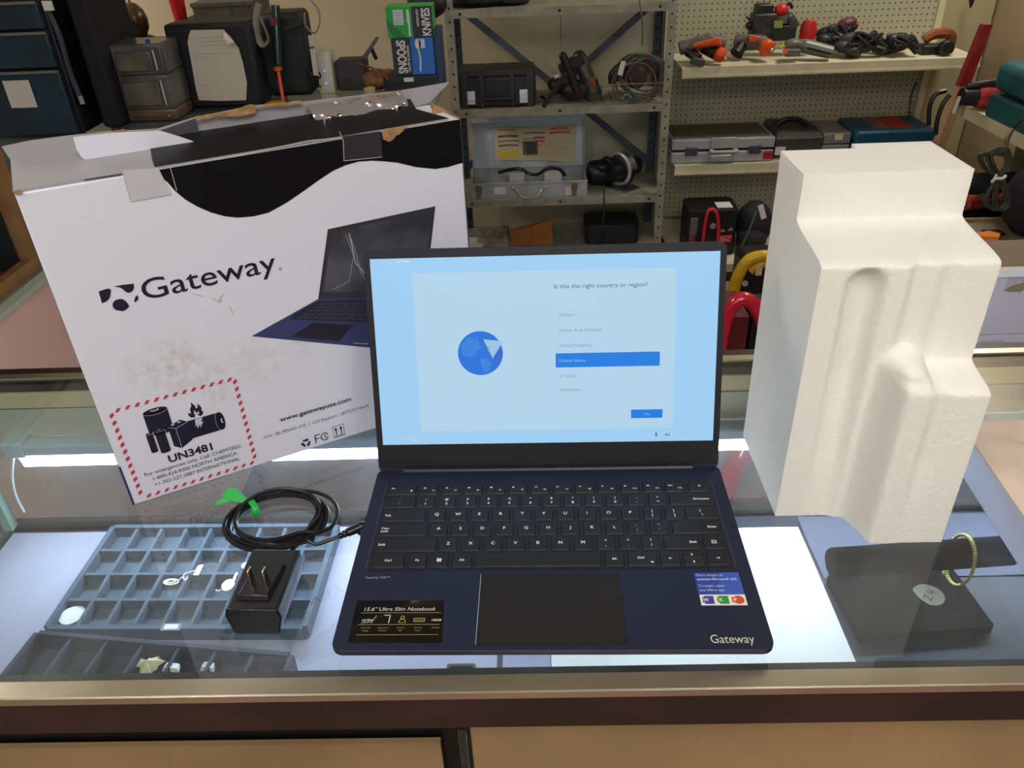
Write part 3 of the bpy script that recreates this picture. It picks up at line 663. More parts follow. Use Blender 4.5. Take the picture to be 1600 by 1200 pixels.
ds.poly([(gx+.021, gy+.004), (gx+.0225, gy-.003), (gx+.018, gy-.013), (gx+.013, gy-.007), (gx+.016, gy+.001)], LF, h+.00008, 8)
ds.poly([(gx+.0035, gy+.0145), (gx+.0235, gy+.012), (gx+.0125, gy-.0055)], LF, h+.00015, 9)
ds.poly([(gx+.0035, gy+.0145), (gx+.0070, gy+.0075), (gx+.0235, gy+.012)], LF, h+.0002, 9)
ds.poly([(gx+.0070, gy+.0075), (gx+.0085, gy+.0015), (gx+.0110, gy+.0065)], LF, h+.0002, 10)
part('display', ds, dm, lap, smooth=False)
part('webcam', MB().disc(0, .2318, .0016, fr=LF, h=.0016, n=16).rect(.1655, .1700, .2312, .2318, LF, .0016), mat('lens_black', (40, 40, 52), 0.1), lap, smooth=False)
part('screen_film_glints', MB().stroke([(-.147, .2245), (-.140, .2262), (-.133, .2250)], .0010, LF, .0018).stroke([(-.150, .0395), (-.143, .0405), (-.136, .0392)], .0008, LF, .0018).stroke([(-.140, .0372), (-.136, .0378)], .0006, LF, .0018), mat('film_glint', (225, 240, 250), 0.05, 0.0, emit=None, coat=1.0), lap, smooth=False, label='painted glints along wrinkles of the clear protective screen film')  # pale strokes paint the glints on the wrinkled film

#SECTION_CARTON
# ================================================================== RETAIL CARTON
BL = atz(208, 790); BA = radians(28.8)
BT = Vector((cos(BA), sin(BA), 0)); BN = Vector((-sin(BA), cos(BA), 0))
CWD, CDP, CHT = 0.4095, 0.080, 0.3395
def face(px, py, yl=0.0):
    """spot of the photograph -> (along, up) on the carton's broad side, yl behind it"""
    d = ray(px, py); o_ = BL+BN*yl; p = CAM+d*((o_-CAM).dot(BN)/d.dot(BN)); q = p-BL
    return (q.dot(BT), q.z)
def FP(pts, yl=0.0): return [face(a, b, yl) for a, b in pts]
box = thing('laptop_carton', 'opened white and black cardboard laptop carton with a battery warning label', 'box', BL, rz=BA)
CWHITE = mat('white_carton_print', (220, 221, 234), 0.42, bump=0.06, bscale=60)
CBLACK = mat('glossy_black_print', (11, 11, 18), 0.4, noise=0.3, nscale=30, bump=0.12, bscale=25, spec=0.2)
CGREY = mat('grey_inner_board', (158, 156, 160), 0.5, bump=0.1, bscale=60)
def add_stains(m, spots):
    nt = m.node_tree; N = nt.nodes.new; b = nt.nodes['Principled BSDF']
    tc = N('ShaderNodeTexCoord'); acc = None
    for (x, z, rad, st) in spots:
        vm = N('ShaderNodeVectorMath'); vm.operation = 'DISTANCE'; vm.inputs[1].default_value = (x, 0, z); nt.links.new(tc.outputs['Object'], vm.inputs[0])
        mr = N('ShaderNodeMapRange'); mr.inputs[1].default_value = 0; mr.inputs[2].default_value = rad; mr.inputs[3].default_value = st; mr.inputs[4].default_value = 0
        nt.links.new(vm.outputs['Value'], mr.inputs[0])
        if acc is None: acc = mr.outputs[0]
        else:
            ad = N('ShaderNodeMath'); ad.operation = 'MAXIMUM'; nt.links.new(acc, ad.inputs[0]); nt.links.new(mr.outputs[0], ad.inputs[1]); acc = ad.outputs[0]
    no = N('ShaderNodeTexNoise'); no.inputs['Scale'].default_value = 70; no.inputs['Detail'].default_value = 8; no.inputs['Roughness'].default_value = .7
    nt.links.new(tc.outputs['Object'], no.inputs['Vector'])
    m2 = N('ShaderNodeMapRange'); m2.inputs[1].default_value = .42; m2.inputs[2].default_value = .68; nt.links.new(no.outputs['Fac'], m2.inputs[0])
    mu = N('ShaderNodeMath'); mu.operation = 'MULTIPLY'; nt.links.new(acc, mu.inputs[0]); nt.links.new(m2.outputs[0], mu.inputs[1])
    mx = N('ShaderNodeMix'); mx.data_type = 'RGBA'; mx.inputs[6].default_value = b.inputs['Base Color'].default_value; mx.inputs[7].default_value = (lin(176), lin(140), lin(96), 1)
    nt.links.new(mu.outputs[0], mx.inputs[0]); nt.links.new(mx.outputs[2], b.inputs['Base Color'])
add_stains(CWHITE, [(.080, .148, .045, .75), (.055, .152, .030, .6), (.110, .125, .030, .6), (.155, .128, .040, .45), (.205, .140, .035, .35), (.115, .105, .03, .5)])
body = MB().box(0, CWD, 0, CDP, 0, CHT, 0)
body.m[0] = 1
part('carton_body', body, [CWHITE, mat('navy_side_print', (36, 34, 92), 0.4)], box, bevel=.0015)
F0 = Frame((0, -.0003, 0), (1, 0, 0), (0, 0, 1))
sw = [(0.1115, .3396), (.1130, .335), (.1189, .3273)]+[(a, b) for a, b in FP([(262, 285), (274, 299), (290, 312), (309, 323), (330, 332), (352, 338), (372, 340), (396, 338), (420, 332), (447, 317), (472, 300), (500, 280), (520, 267), (540, 258), (560, 252.5), (580, 251), (600, 252), (620, 254), (650, 261), (680, 264), (700, 261), (716, 256)])]
sw = sw+[(CWD, sw[-1][1]), (CWD, .3396)]
part('black_wave_print', MB().poly(sw[::-1], F0), CBLACK, box, smooth=False)
# stains
stn = MB(); rnd = random.Random(3)
for (cx, cy, rx, ry) in ((.082, .150, .020, .012), (.060, .150, .010, .006), (.150, .128, .018, .008), (.105, .128, .008, .005), (.125, .190, .006, .003)):
    for k in range(7):
        stn.disc(cx+rnd.uniform(-rx, rx), cy+rnd.uniform(-ry, ry), rnd.uniform(.15, .45)*rx, rnd.uniform(.1, .3)*ry, F0, .0001+.00002*k, 0, 14, rnd.uniform(0, 3))
INK = mat('navy_ink', (20, 16, 44), 0.45)
lg = MB()
lg.text('Gateway', .0712, .2228, .0200, F0, .0002, 0, width=.1262, bold=.004)
lg.ring(.2005, .2235, .0012, .0016, F0, .0002, 0, 14).text('R', .2005, .2228, .0013, F0, .0002, 0, align='C')
def Z4(pts): return FP([(130+x/2.667, 360+y/2.667) for x, y in pts])
def quad(p0, c, p1, n=6): return [((1-t)**2*p0[0]+2*t*(1-t)*c[0]+t*t*p1[0], (1-t)**2*p0[1]+2*t*(1-t)*c[1]+t*t*p1[1]) for t in [i/n for i in range(n+1)]]
shp = [[(64, 254), (92, 244)]+quad((104, 242), (112, 241), (116, 250), 4)+quad((114, 262), (112, 290), (90, 298), 4)+[(78, 303)],
       [(130, 232), (165, 226), (210, 221), (212, 238)]+quad((208, 248), (196, 262), (184, 259), 4)+quad((170, 250), (158, 234), (132, 234), 4),
       quad((122, 305), (130, 285), (155, 285), 5)+quad((160, 285), (178, 288), (192, 315), 5)+[(180, 328), (165, 336), (135, 331)]+[(124, 320)],
       [(226, 268), (230, 285), (217, 299), (212, 296)]+quad((213, 290), (214, 276), (224, 270), 3)]
for s_ in shp: lg.poly(Z4(s_)[::-1], F0, .0002, 0)
part('brand_logo', lg, INK, box, smooth=False)
# warning label
wl = MB()
a0, a1, b0, b1 = .0108, .1310, .0066, .1164
for k in range(13):
    x = a0+.004+k*(a1-a0-.006)/12.6
    for yb in (b0-.002, b1-.002): wl.poly([(x-.0005, yb), (x+.0032, yb), (x+.0062, yb+.004), (x+.0025, yb+.004)], F0, .0002, 1)
for k in range(12):
    y = b0+.005+k*(b1-b0-.006)/11.6
    for xb in (a0-.002, a1-.002): wl.poly([(xb, y-.001), (xb+.004, y+.0015), (xb+.004, y+.0055), (xb, y+.0030)], F0, .0002, 1)
def batt(x0, x1, y0, y1, e, term=1):
    xm = (x0+x1)/2; rx = (x1-x0)/2
    wl.rect(x0, x1, y0, y1, F0, .0002, 0); wl.disc(xm, y1, rx, e, F0, .0002, 0); wl.disc(xm, y0, rx, e, F0, .0002, 0)
    wl.ring(xm, y1, rx*.93, rx*.99, Frame(F0(0, 0), (1, 0, 0), (0, 0, 1)), .0004, 2, 24, pi, 2*pi) if e > .1 else None
    pts = [(xm+rx*cos(t), y1+e*sin(t)) for t in [pi+pi*i/12 for i in range(13)]]
    wl.stroke(pts, .0003, F0, .0004, 2); wl.disc(xm, y1+e*.4, rx*.35, e*.35, F0, .0004, 2); wl.disc(xm, y1+e*.55, rx*.25, e*.2, F0, .0005, 0)
batt(.0375, .0610, .0790, .1040, .0038)
batt(.0338, .0404, .0575, .0800, .0013); 
wl.stroke([(.0410, .057), (.0410, .081)], .0006, F0, .0003, 2)
batt(.0424, .0520, .0540, .0812, .0018)
wl.stroke([(.0528, .056), (.0528, .080)], .0004, F0, .0003, 2)
wl.poly([(.0560, .0570), (.0628, .0520), (.0755, .0590), (.0755, .0815), (.0690, .0865), (.0560, .0815)], F0, .0002, 0)
wl.stroke([(.0560, .0812), (.0628, .0775), (.0755, .0815)], .0004, F0, .0004, 2).stroke([(.0628, .0775), (.0628, .0525)], .0004, F0, .0004, 2)
wl.disc(.0610, .0828, .0018, .0009, F0, .0004, 2).disc(.0675, .0840, .0018, .0009, F0, .0004, 2)
wl.poly([(.0755, .0600), (.1075, .0600), (.1075, .0820), (.0755, .0820)], F0, .0002, 0).disc(.1075, .0710, .0038, .0110, F0, .0002, 0)
wl.stroke([(.1050+.003*cos(t), .0710+.0108*sin(t)) for t in [pi/2+pi*i/10 for i in range(11)]], .0003, F0, .0004, 2)
wl.disc(.1085, .0710, .0014, .0028, F0, .0004, 2).disc(.1092, .0710, .0010, .0018, F0, .0005, 0)
wl.poly([(.0885, .0815), (.0905, .0815), (.0880, .0762), (.0905, .0768), (.0860, .0700), (.0865, .0745), (.0830, .0700), (.0838, .0760), (.0815, .0720), (.0830, .0815)], F0, .0004, 2)
wl.poly([(.0800, .0850), (.0782, .0880), (.0785, .0915), (.0810, .0895), (.0812, .0950), (.0835, .0985), (.0838, .1030), (.0868, .0975), (.0870, .0935), (.0890, .0950), (.0898, .0990), (.0925, .0935), (.0915, .0885), (.0930, .0895), (.0925, .0860), (.0900, .0835), (.0880, .0845), (.0865, .0870), (.0840, .0860), (.0835, .0838)], F0, .0002, 0)
wl.poly([(.0845, .0862), (.0838, .0890), (.0850, .0930), (.0860, .0900), (.0872, .0885), (.0885, .0905), (.0890, .0870), (.0868, .0868)], F0, .0004, 2)
wl.text('UN3481', .0468, .0390, .0088, F0, .0002, 0, width=.0448, bold=.03)
wl.text('For emergencies only. Call: CHEMTREC', .0205, .0310, .0044, F0, .0002, 0, width=.0998)
wl.text('1-800-424-9300 NORTH AMERICA', .0270, .0232, .0044, F0, .0002, 0, width=.0870)
wl.text('+1-703-527-3887 INTERNATIONAL', .0262, .0155, .0044, F0, .0002, 0, width=.0890)
part('warning_label', wl, [INK, mat('red_ink', (196, 48, 74), 0.5), mat('label_white', (205, 200, 208), 0.5)], box, smooth=False, label='red dashed battery warning label')
ft = MB()
ft.text('www.gatewayusa.com', .1662, .0480, .0052, F0, .0002, 0, width=.0822, bold=.022)
ft.text('P/N : BL.9ESAG.310  |  C/S Support : (877)777-0649', .1456, .0325, .0038, F0, .0002, 1, width=.1222)
for k in range(3):
    a_ = radians(90+120*k); cx, cy = .1888+.0036*cos(a_), .0105+.0036*sin(a_)
    d = (cos(a_-pi/2), sin(a_-pi/2)); nrm = (cos(a_), sin(a_))
    ft.poly([(cx-d[0]*.0030-nrm[0]*.0013, cy-d[1]*.0030-nrm[1]*.0013), (cx+d[0]*.0010-nrm[0]*.0013, cy+d[1]*.0010-nrm[1]*.0013), (cx+d[0]*.0010-nrm[0]*.0026, cy+d[1]*.0010-nrm[1]*.0026), (cx+d[0]*.0042, cy+d[1]*.0042), (cx+d[0]*.0010+nrm[0]*.0024, cy+d[1]*.0010+nrm[1]*.0024), (cx+d[0]*.0010+nrm[0]*.0013, cy+d[1]*.0010+nrm[1]*.0013), (cx-d[0]*.0030+nrm[0]*.0013, cy-d[1]*.0030+nrm[1]*.0013)][::-1], F0, .0002, 0)
ft.stroke([(.2000, .0060), (.2000, .0165), (.2060, .0165)], .0013, F0, .0002, 0).stroke([(.2000, .0118), (.2045, .0118)], .0013, F0, .0002, 0)
ft.ring(.2115, .0112, .0042, .0054, F0, .0002, 0, 22, .9, 2*pi-.9).ring(.2135, .0112, .0018, .0028, F0, .0002, 0, 18, .8, 2*pi-.8)
ft.stroke([(.2215, .0048), (.2345, .0048), (.2345, .0205), (.2215, .0205), (.2215, .0048)], .0005, F0, .0002, 0)
for cx in (.2250, .2310): ft.stroke([(cx, .0075), (cx, .0150)], .0011, F0, .0002, 0).poly([(cx-.0020, .0148), (cx+.0020, .0148), (cx, .0188)], F0, .0002, 0)
ft.stroke([(.2225, .0064), (.2335, .0064)], .0009, F0, .0002, 0)
part('support_print', ft, [INK, mat('grey_ink', (96, 94, 112), 0.5)], box, smooth=False)
# picture of the laptop printed on the carton
pc = MB()
lidp = FP([(512, 358), (680, 322), (672, 392), (664, 462), (497, 467)])
pc.poly(lidp[::-1], F0, .0002, 0); 
pc.poly(FP([(519, 362), (675, 329), (668, 388), (660, 452), (504, 457)])[::-1], F0, .0003, 1)
pc.poly(FP([(497, 467), (664, 461), (700, 470), (600, 545), (393, 525)])[::-1], F0, .0002, 2)
pc.poly(FP([(497, 470), (660, 465), (688, 474), (640, 505), (452, 499), (460, 490)])[::-1], F0, .0003, 3)
pc.poly(FP([(488, 504), (552, 507), (530, 533), (455, 526)])[::-1], F0, .0003, 4)
A_, B_, C_, D_ = [Vector(p) for p in FP([(503, 472), (662, 467), (632, 503), (458, 498)])]
for j in range(5):
    for i in range(15):
        def bl_(u_, v_): return tuple((A_*(1-u_)+B_*u_)*(1-v_)+(D_*(1-u_)+C_*u_)*v_)
        u0, v0 = (i+.12)/15, (j+.15)/5; u1, v1 = (i+.88)/15, (j+.85)/5
        pc.poly([bl_(u0, v1), bl_(u1, v1), bl_(u1, v0), bl_(u0, v0)], F0, .0004, 5)
pc.stroke(FP([(545, 364), (550, 385), (555, 410), (572, 430), (585, 440)]), .0012, F0, .0004, 6).stroke(FP([(548, 372), (556, 395), (563, 425), (580, 455)]), .0006, F0, .0004, 6).stroke(FP([(540, 366), (552, 400), (545, 440), (520, 452)]), .0005, F0, .0004, 6)
pc.stroke(FP([(552, 535.5), (575, 537)]), .0011, F0, .0004, 6)
part('laptop_picture', pc, [mat('pic_frame', (52, 50, 58), 0.4), mat('pic_screen', (84, 84, 92), 0.35, noise=0.4, nscale=18), mat('pic_navy', (56, 62, 104), 0.4), mat('pic_well', (34, 36, 62), 0.4), mat('pic_pad', (36, 32, 48), 0.4), mat('pic_key', (60, 60, 66), 0.4), mat('pic_glow', (156, 168, 178), 0.4)], box, smooth=False, label='printed picture of an open navy laptop')
part('scratch_marks', MB().stroke(FP([(330, 465), (345, 472), (343, 462)]), .0004, F0, .0003).stroke(FP([(340, 474), (350, 458)]), .0004, F0, .0003).stroke(FP([(300, 458), (318, 463)]), .0003, F0, .0003).stroke(FP([(358, 478), (366, 492)]), .0003, F0, .0003), mat('brown_scratch', (150, 128, 110), 0.8), box, smooth=False)
# top: lid panel, raised rear flap, tongue, tapes
LZ0, LZ1 = CHT, CHT+.0065
def top_pt(s, t, h=0.0): return Vector((s, CDP*t, LZ0+(LZ1-LZ0)*t+h))
def slab(pts, th, mi=0, mb=None):
    mb = mb or MB(); n = len(pts)
    vs = [top_pt(a, b, .0) for a, b in pts]+[top_pt(a, b, th) for a, b in pts]
    tri = tessellate_polygon([[Vector((a, b, 0)) for a, b in pts]])
    fs = [tuple(i+n for i in t) for t in tri]+[tuple(t)[::-1] for t in tri]+[(i, (i+1) % n, (i+1) % n+n, i+n) for i in range(n)]
    return mb.add(vs, fs, mi)
part('lid_panel', slab([(0, 0.02), (CWD-.012, 0.02), (CWD-.030, .55), (CWD-.022, 1.0), (0, 1.0)], .0022), [CGREY], box, fix=True, smooth=False)
TF = Frame((0, 0, LZ0+.0026), (1, 0, 0), (0, CDP, LZ1-LZ0))
part('lid_black_print', MB().poly([(.1120, .0012), (CWD-.012, .0012), (CWD-.030, .044), (CWD-.022, .0795), (.1160, .0795), (.1165, .065), (.1145, .040), (.1125, .020)], TF, .0002), CBLACK, box, smooth=False)
FB = Frame((0, CDP, 0), (1, 0, 0), (0, 0, 1))
fl = FP([(21, 257), (100, 247), (310, 222), (400, 207), (480, 192), (630, 172), (672, 160), (702, 129), (627, 142), (540, 152), (470, 160), (400, 165), (305, 184), (247, 202), (175, 206), (112, 212), (50, 220), (3, 230)], CDP)
part('rear_flap', MB().prism(fl, FB, -.003, 0, 0), CGREY, box, fix=True, smooth=False)
FB1 = Frame((0, .052, 0), (1, 0, 0), (0, 0, 1))
part('flap_tongue', MB().prism(FP([(114, 214), (119, 232), (127, 245), (133, 249), (140, 250), (220, 238), (306, 222), (280, 213), (250, 204), (180, 207)], .052), FB1, .0, .0015), CWHITE, box, fix=True, smooth=False)
part('clear_tape', MB().prism(FP([(250, 204), (305, 185), (309, 200), (310, 219), (306, 222), (280, 213)], CDP-.002), Frame((0, CDP-.002, 0), (1, 0, 0), (0, 0, 1)), .0002, .0008), mat('smoky_tape', (74, 74, 76), 0.15), box, fix=True, smooth=False)
# silver foil tape, crinkled
fo = MB(); nu, nv = 40, 12; q0 = [face(a, b, CDP-.006) for a, b in ((478, 165), (629, 143), (629, 170), (491, 192))]; rnd = random.Random(11)
vs = []
for j in range(nv+1):
    for i in range(nu+1):
        u_, v_ = i/nu, j/nv
        a = (Vector(q0[0])*(1-u_)+Vector(q0[1])*u_)*(1-v_)+(Vector(q0[3])*(1-u_)+Vector(q0[2])*u_)*v_
        if u_ > .93: a.x -= (u_-.93)*.08*((v_-.5)*2)**2
        vs.append((a.x, CDP-.006-.022*v_-.0035*sin(v_*pi)+rnd.uniform(-.0013, .0013)+.0022*sin(u_*17+v_*5)+.0016*sin(u_*9-v_*8), a.y))
fo.add(vs, [(j*(nu+1)+i, (j+1)*(nu+1)+i, (j+1)*(nu+1)+i+1, j*(nu+1)+i+1) for j in range(nv) for i in range(nu)])
part('foil_tape', fo, mat('silver_foil', (250, 248, 255), 0.12, 0.9, bump=1.0, bscale=45), box)
# torn brown edges
def torn(pts, yl, name='torn_edge', seed=1, th=.003):
    rr = random.Random(seed); P2 = FP(pts, yl); Q = []
    for a, b in zip(P2, P2[1:]+P2[:1]):
        for k in range(4): t = k/4; Q.append((a[0]*(1-t)+b[0]*t+rr.uniform(-.0006, .0006), a[1]*(1-t)+b[1]*t+rr.uniform(-.0006, .0006)))
    part(name, MB().prism(Q, Frame((0, yl, 0), (1, 0, 0), (0, 0, 1)), 0, th), TANBOARD, box, fix=True, smooth=False)
torn([(174, 207), (182, 203), (195, 203), (205, 207), (240, 204), (225, 209), (190, 212), (177, 211)], CDP-.004, seed=2)
torn([(305, 182), (330, 178), (360, 173), (392, 162), (400, 166), (398, 175), (370, 182), (340, 181), (308, 187)], CDP-.004, seed=3)
torn([(400, 166), (430, 161), (470, 158), (472, 161), (430, 165)], CDP-.004, seed=4)
torn([(597, 206), (612, 200), (637, 195), (622, 209), (608, 222), (598, 218)], -.0022, seed=5, th=.002)
torn([(672, 160), (692, 170), (718, 184), (712, 187), (684, 187), (675, 176)], .04, seed=6)
torn([(545, 154), (600, 146), (628, 141), (626, 143), (590, 149)], CDP-.0075, seed=7, th=.001)
torn([(20, 300), (27, 296), (38, 299), (27, 305)], -.001, seed=8, th=.001)
# tape flaps on the broad side
tpm = mat('clear_tape_over_white', (196, 192, 200), 0.15, coat=0.6)
part('side_tape', MB().poly(FP([(191, 266), (204, 315), (268, 303), (247, 262)]), F0, .0003), tpm, box, smooth=False)
part('side_tape', MB().poly(FP([(534, 213), (537, 251), (597, 245), (595, 205)]), F0, .0003), mat('clear_tape_over_black', (38, 40, 52), 0.12, coat=0.8), box, smooth=False)
part('tape_edge_glint', MB().stroke(FP([(191, 266), (204, 315), (268, 303)]), .0006, F0, .0005).stroke(FP([(530, 205), (536, 220), (537, 251), (597, 245)]), .0006, F0, .0005).stroke(FP([(265, 258), (276, 298)]), .0006, F0, .0005).stroke(FP([(265, 260), (380, 241), (480, 220), (530, 215)]), .0010, F0, .0005), mat('tape_glint', (186, 182, 170), 0.3), box, smooth=False)  # tape outlines and fold, with their glints painted as pale lines
part('edge_print', MB().rect(0.0, .0020, .001, .052, F0, .0002), mat('navy_side_print', (36, 34, 92), .4), box, smooth=False)
part('panel_slot', MB().poly(FP([(131, 280), (190, 271), (190, 273.5), (131, 282)]), F0, .0004), mat('slot_dark', (60, 52, 50), 0.8), box, smooth=False)

#SECTION_FOAM
# ================================================================== FOAM
import array
def foam_front(x, z):
    y = 0.174
    if z > 0.275: y = 0.250
    # vertical grooves on the middle step
    if 0.256 < x < 0.281 and z < 0.250+(0.0125**2-(x-.2685)**2)**.5: y = max(y, 0.174+.013*min(1, z/.16))
    if 0.281 <= x < 0.304 and z < 0.275: y = 0.171
    if 0.304 <= x < 0.318 and z < 0.275: y = 0.177
    if 0.330 <= x < 0.344 and z < 0.275: y = 0.177
    if x > 0.3025 and z < 0.172: y = 0.133
    if 0.296 < x < 0.330 and z < 0.178+0.010*(1-((x-.313)/.017)**2): y = min(y, 0.140 if x > .3025 else .158)
    if 0.330 < x < 0.344 and z < 0.172: y = 0.133+.005*min(1, z/.10)
    return y
NX, NZ = 96, 208; fx0, fx1, ftop = 0.2295, 0.3745, 0.3215
H = [[foam_front(fx0+(fx1-fx0)*i/NX, ftop*j/NZ) for i in range(NX+1)] for j in range(NZ+1)]
for _ in range(5):
    G = [r[:] for r in H]
    for j in range(NZ+1):
        for i in range(NX+1):
            s_ = 0; n_ = 0
            for dj in (-1, 0, 1):
                for di in (-1, 0, 1):
                    jj = min(NZ, max(0, j+dj)); ii = min(NX, max(0, i+di)); s_ += H[jj][ii]; n_ += 1
            G[j][i] = s_/n_
    H = G
rnd = random.Random(9); vs = []
for j in range(NZ+1):
    for i in range(NX+1):
        x = fx0+(fx1-fx0)*i/NX; z = ftop*j/NZ; vs.append((x, H[j][i]+rnd.uniform(-.0003, .0003), z))
W1 = NX+1; fs = [(j*W1+i, j*W1+i+1, (j+1)*W1+i+1, (j+1)*W1+i) for j in range(NZ) for i in range(NX)]
def yback(x, z): return (0.309+0.013*z/ftop if x < .30 else 0.315+0.022*z/ftop)
nb = len(vs)
for j in range(NZ+1):
    for i in range(NX+1):
        x = fx0+(fx1-fx0)*i/NX; z = ftop*j/NZ; vs.append((x, yback(x, z), z))
fs += [(nb+(j)*W1+i, nb+(j+1)*W1+i, nb+(j+1)*W1+i+1, nb+j*W1+i+1) for j in range(NZ) for i in range(NX)]
for j in range(NZ): a, b = j*W1, (j+1)*W1; fs.append((a, b, b+nb, a+nb)); a, b = j*W1+NX, (j+1)*W1+NX; fs.append((a, a+nb, b+nb, b))
for i in range(NX): a = i; fs.append((a, a+nb, a+1+nb, a+1)); a = NZ*W1+i; fs.append((a, a+1, a+1+nb, a+nb))
ctr = Vector((.30, .24, 0))
FOAM = mat('white_foam', (238, 236, 228), 0.9, bump=0.35, bscale=700, sss=0.3)
fm = MB().add([Vector(v)-ctr for v in vs], fs)
o = part('foam_block', fm, FOAM, fix=True); o.location = ctr
tag(o, 'tall stepped white packing foam block standing on the glass beside the laptop', 'packing foam')

#SECTION_ADAPTER
# ================================================================== POWER ADAPTER
ad = thing('power_adapter', 'black plug-in power adapter with upright prongs and a coiled cable tied green', 'power adapter', (-.2530, .0375, 0), rz=radians(-2))
AM = mat('black_adapter_plastic', (17, 16, 19), 0.28, bump=0.08, bscale=300)
L_ = .072
secb = [(-.0215, 0), (.0195, 0), (.0245, .020), (.0225, .0300), (-.0225, .0300), (-.0245, .021)]
part('adapter_body', MB().prism(secb, Frame((0, 0, 0), (1, 0, 0), (0, 0, 1)), -L_, 0).add([], []), AM, ad, bevel=.0018, fix=True)
part('plug_plate', MB().hexa([(-.0165, .010, .0298), (.0130, .010, .0298), (.0165, .052, .0298), (-.0115, .052, .0298)], [(-.0150, .0125, .0345), (.0115, .0125, .0345), (.0145, .050, .0345), (-.0105, .050, .0345)]), AM, ad, bevel=.0008)
for dx in (-.0075, .0055):
    part('prong', MB().box(dx-.0008, dx+.0008, .0255, .0335, .034, .0480), mat('nickel_prong', (225, 205, 165), 0.2, 1.0), ad, bevel=.0006)
cab = MB(); rnd = random.Random(21)
cx, cy = -.2740, .1800
pts = [Vector((-.247, .110, .012)), Vector((-.240, .122, .008)), Vector((-.247, .134, .004))]
turns = 7.0; n = int(turns*14)
for k in range(n+1):
    t = k/n; a = radians(-50)-t*turns*2*pi
    tn = int(t*turns); w1 = [1.0, .92, 1.04, .86, .97, .94, 1.02, 1.0][tn]; ox = [0, -.005, .002, .003, -.004, .001, .012, .008][tn]; oy = [0, .003, -.004, .001, .005, -.002, 0.0, 0][tn]
    z = .0020+.0022*(tn % 4)+.0012*sin(a*2+tn)+ (.006 if tn == 3 else 0)*max(0, sin(a))
    pts.append(Vector((cx+ox+.0500*w1*cos(a), cy+oy+.0405*w1*sin(a), max(.0018, z))))
pts += [Vector((-.225, .143, .004)), Vector((-.214, .146, .005)), Vector((-.203, .150, .007))]
cab.tube(pts, .0020, n=8, smooth=3)
part('cable', cab, RUBBER, ad, world=True)
pl = MB(); p0 = Vector((-.203, .150, .007)); p1 = Vector((-.184, .159, .010))
pl.lathe([(.0022, 0), (.0034, .001), (.0034, .003), (.0026, .0035), (.0038, .005), (.0038, .007), (.0030, .0075), (.0044, .009), (.0048, .020), (.0048, .023)], p0, p1-p0, n=14)
pl.ball(p1+Vector((.002, .001, 0)), (.0055, .0055, .0055)); pl.cyl(p1+Vector((.002, .001, 0)), p1+Vector((.0025, -.004, -.0060)), .0048, .0042)
part('barrel_plug', pl, AM, ad, world=True)
part('plug_tip', MB().cyl(p1+Vector((.0024, -.004, -.006)), p1+Vector((.003, -.0075, -.0095)), .0019), CHROME, ad, world=True)
TIE = mat('green_twist_tie', (24, 168, 66), 0.5)
tt = MB()
ctie = atz(397, 795, .006)
tt.tube([ctie+Vector((-.0060*cos(t), .0078*cos(t), .0072*sin(t)+.001)) for t in [2*pi*i/14 for i in range(14)]], .0032, n=6, closed=True, flat=.25)
part('tie_band', tt, TIE, ad, world=True)
t2 = MB(); b0_ = ctie+Vector((-.006, .004, .007))
for (dx1, dy1, dz1, dx2, dy2, dz2, w) in ((-.018, .006, .002, -.034, .000, -.002, .0042), (-.016, .009, .004, -.024, .013, .006, .0036), (-.013, .004, .003, -.028, .008, .004, .0046)):
    a = b0_; b = b0_+Vector((dx1, dy1, dz1)); c = b0_+Vector((dx2, dy2, dz2)); s1 = Vector((.001, w*.6, .002)); s2 = Vector((.0015, w, .003))
    V = [a-s1*.5, a+s1*.5, b+s2, b-s2, c+s1*.7, c-s1*.7]; dz = Vector((0, 0, -.0006))
    t2.add(V+[v+dz for v in V], [(0, 3, 2, 1), (3, 5, 4, 2), (6, 7, 8, 9), (9, 8, 10, 11), (0, 1, 7, 6), (4, 5, 11, 10), (1, 2, 8, 7), (2, 4, 10, 8), (0, 6, 9, 3), (3, 9, 11, 5)])
part('tie_tail', t2, TIE, ad, world=True, fix=True)

#SECTION_RIGHTBOX
# ================================================================== white carton at the right
o_ = atz(1505, 757)
rt = thing('white_carton', 'flat white cardboard box with torn brown edge at the right end of the glass', 'box', (o_.x+.004, o_.y, 0), rz=radians(-4.2))
part('carton_side', MB().box(0, .26, -.20, .050, 0, .043), mat('white_corrugated', (190, 196, 222), 0.6, bump=0.1), rt, bevel=.001)
topp = rr = random.Random(4)
edge = [(-.001, -.201), (.261, -.201), (.261, .055)]
for k in range(14): edge.append((.24-k*.018, .052+rr.uniform(-.003, .004)))
edge.append((-.001, .050))
part('carton_lid', MB().prism(edge, XY, .0430, .0455), mat('beige_board_top', (224, 204, 188), 0.75, noise=0.05, nscale=30, bump=0.15, bscale=80), rt, fix=True, smooth=False)
part('lid_slit', MB().stroke([(.045, .012), (.085, -.030), (.12, -.055)], .0008, XY, .0457).stroke([(.03, .022), (.045, .012)], .0003, XY, .0457), mat('slit_dark', (100, 84, 72), 0.8), rt, smooth=False)

#SECTION_BACK
# ================================================================== helpers for things farther off
def spanx(px0, px1, py, Y): return at(px0, py, Y).x, at(px1, py, Y).x
def zat(px, py, Y): return at(px, py, Y).z
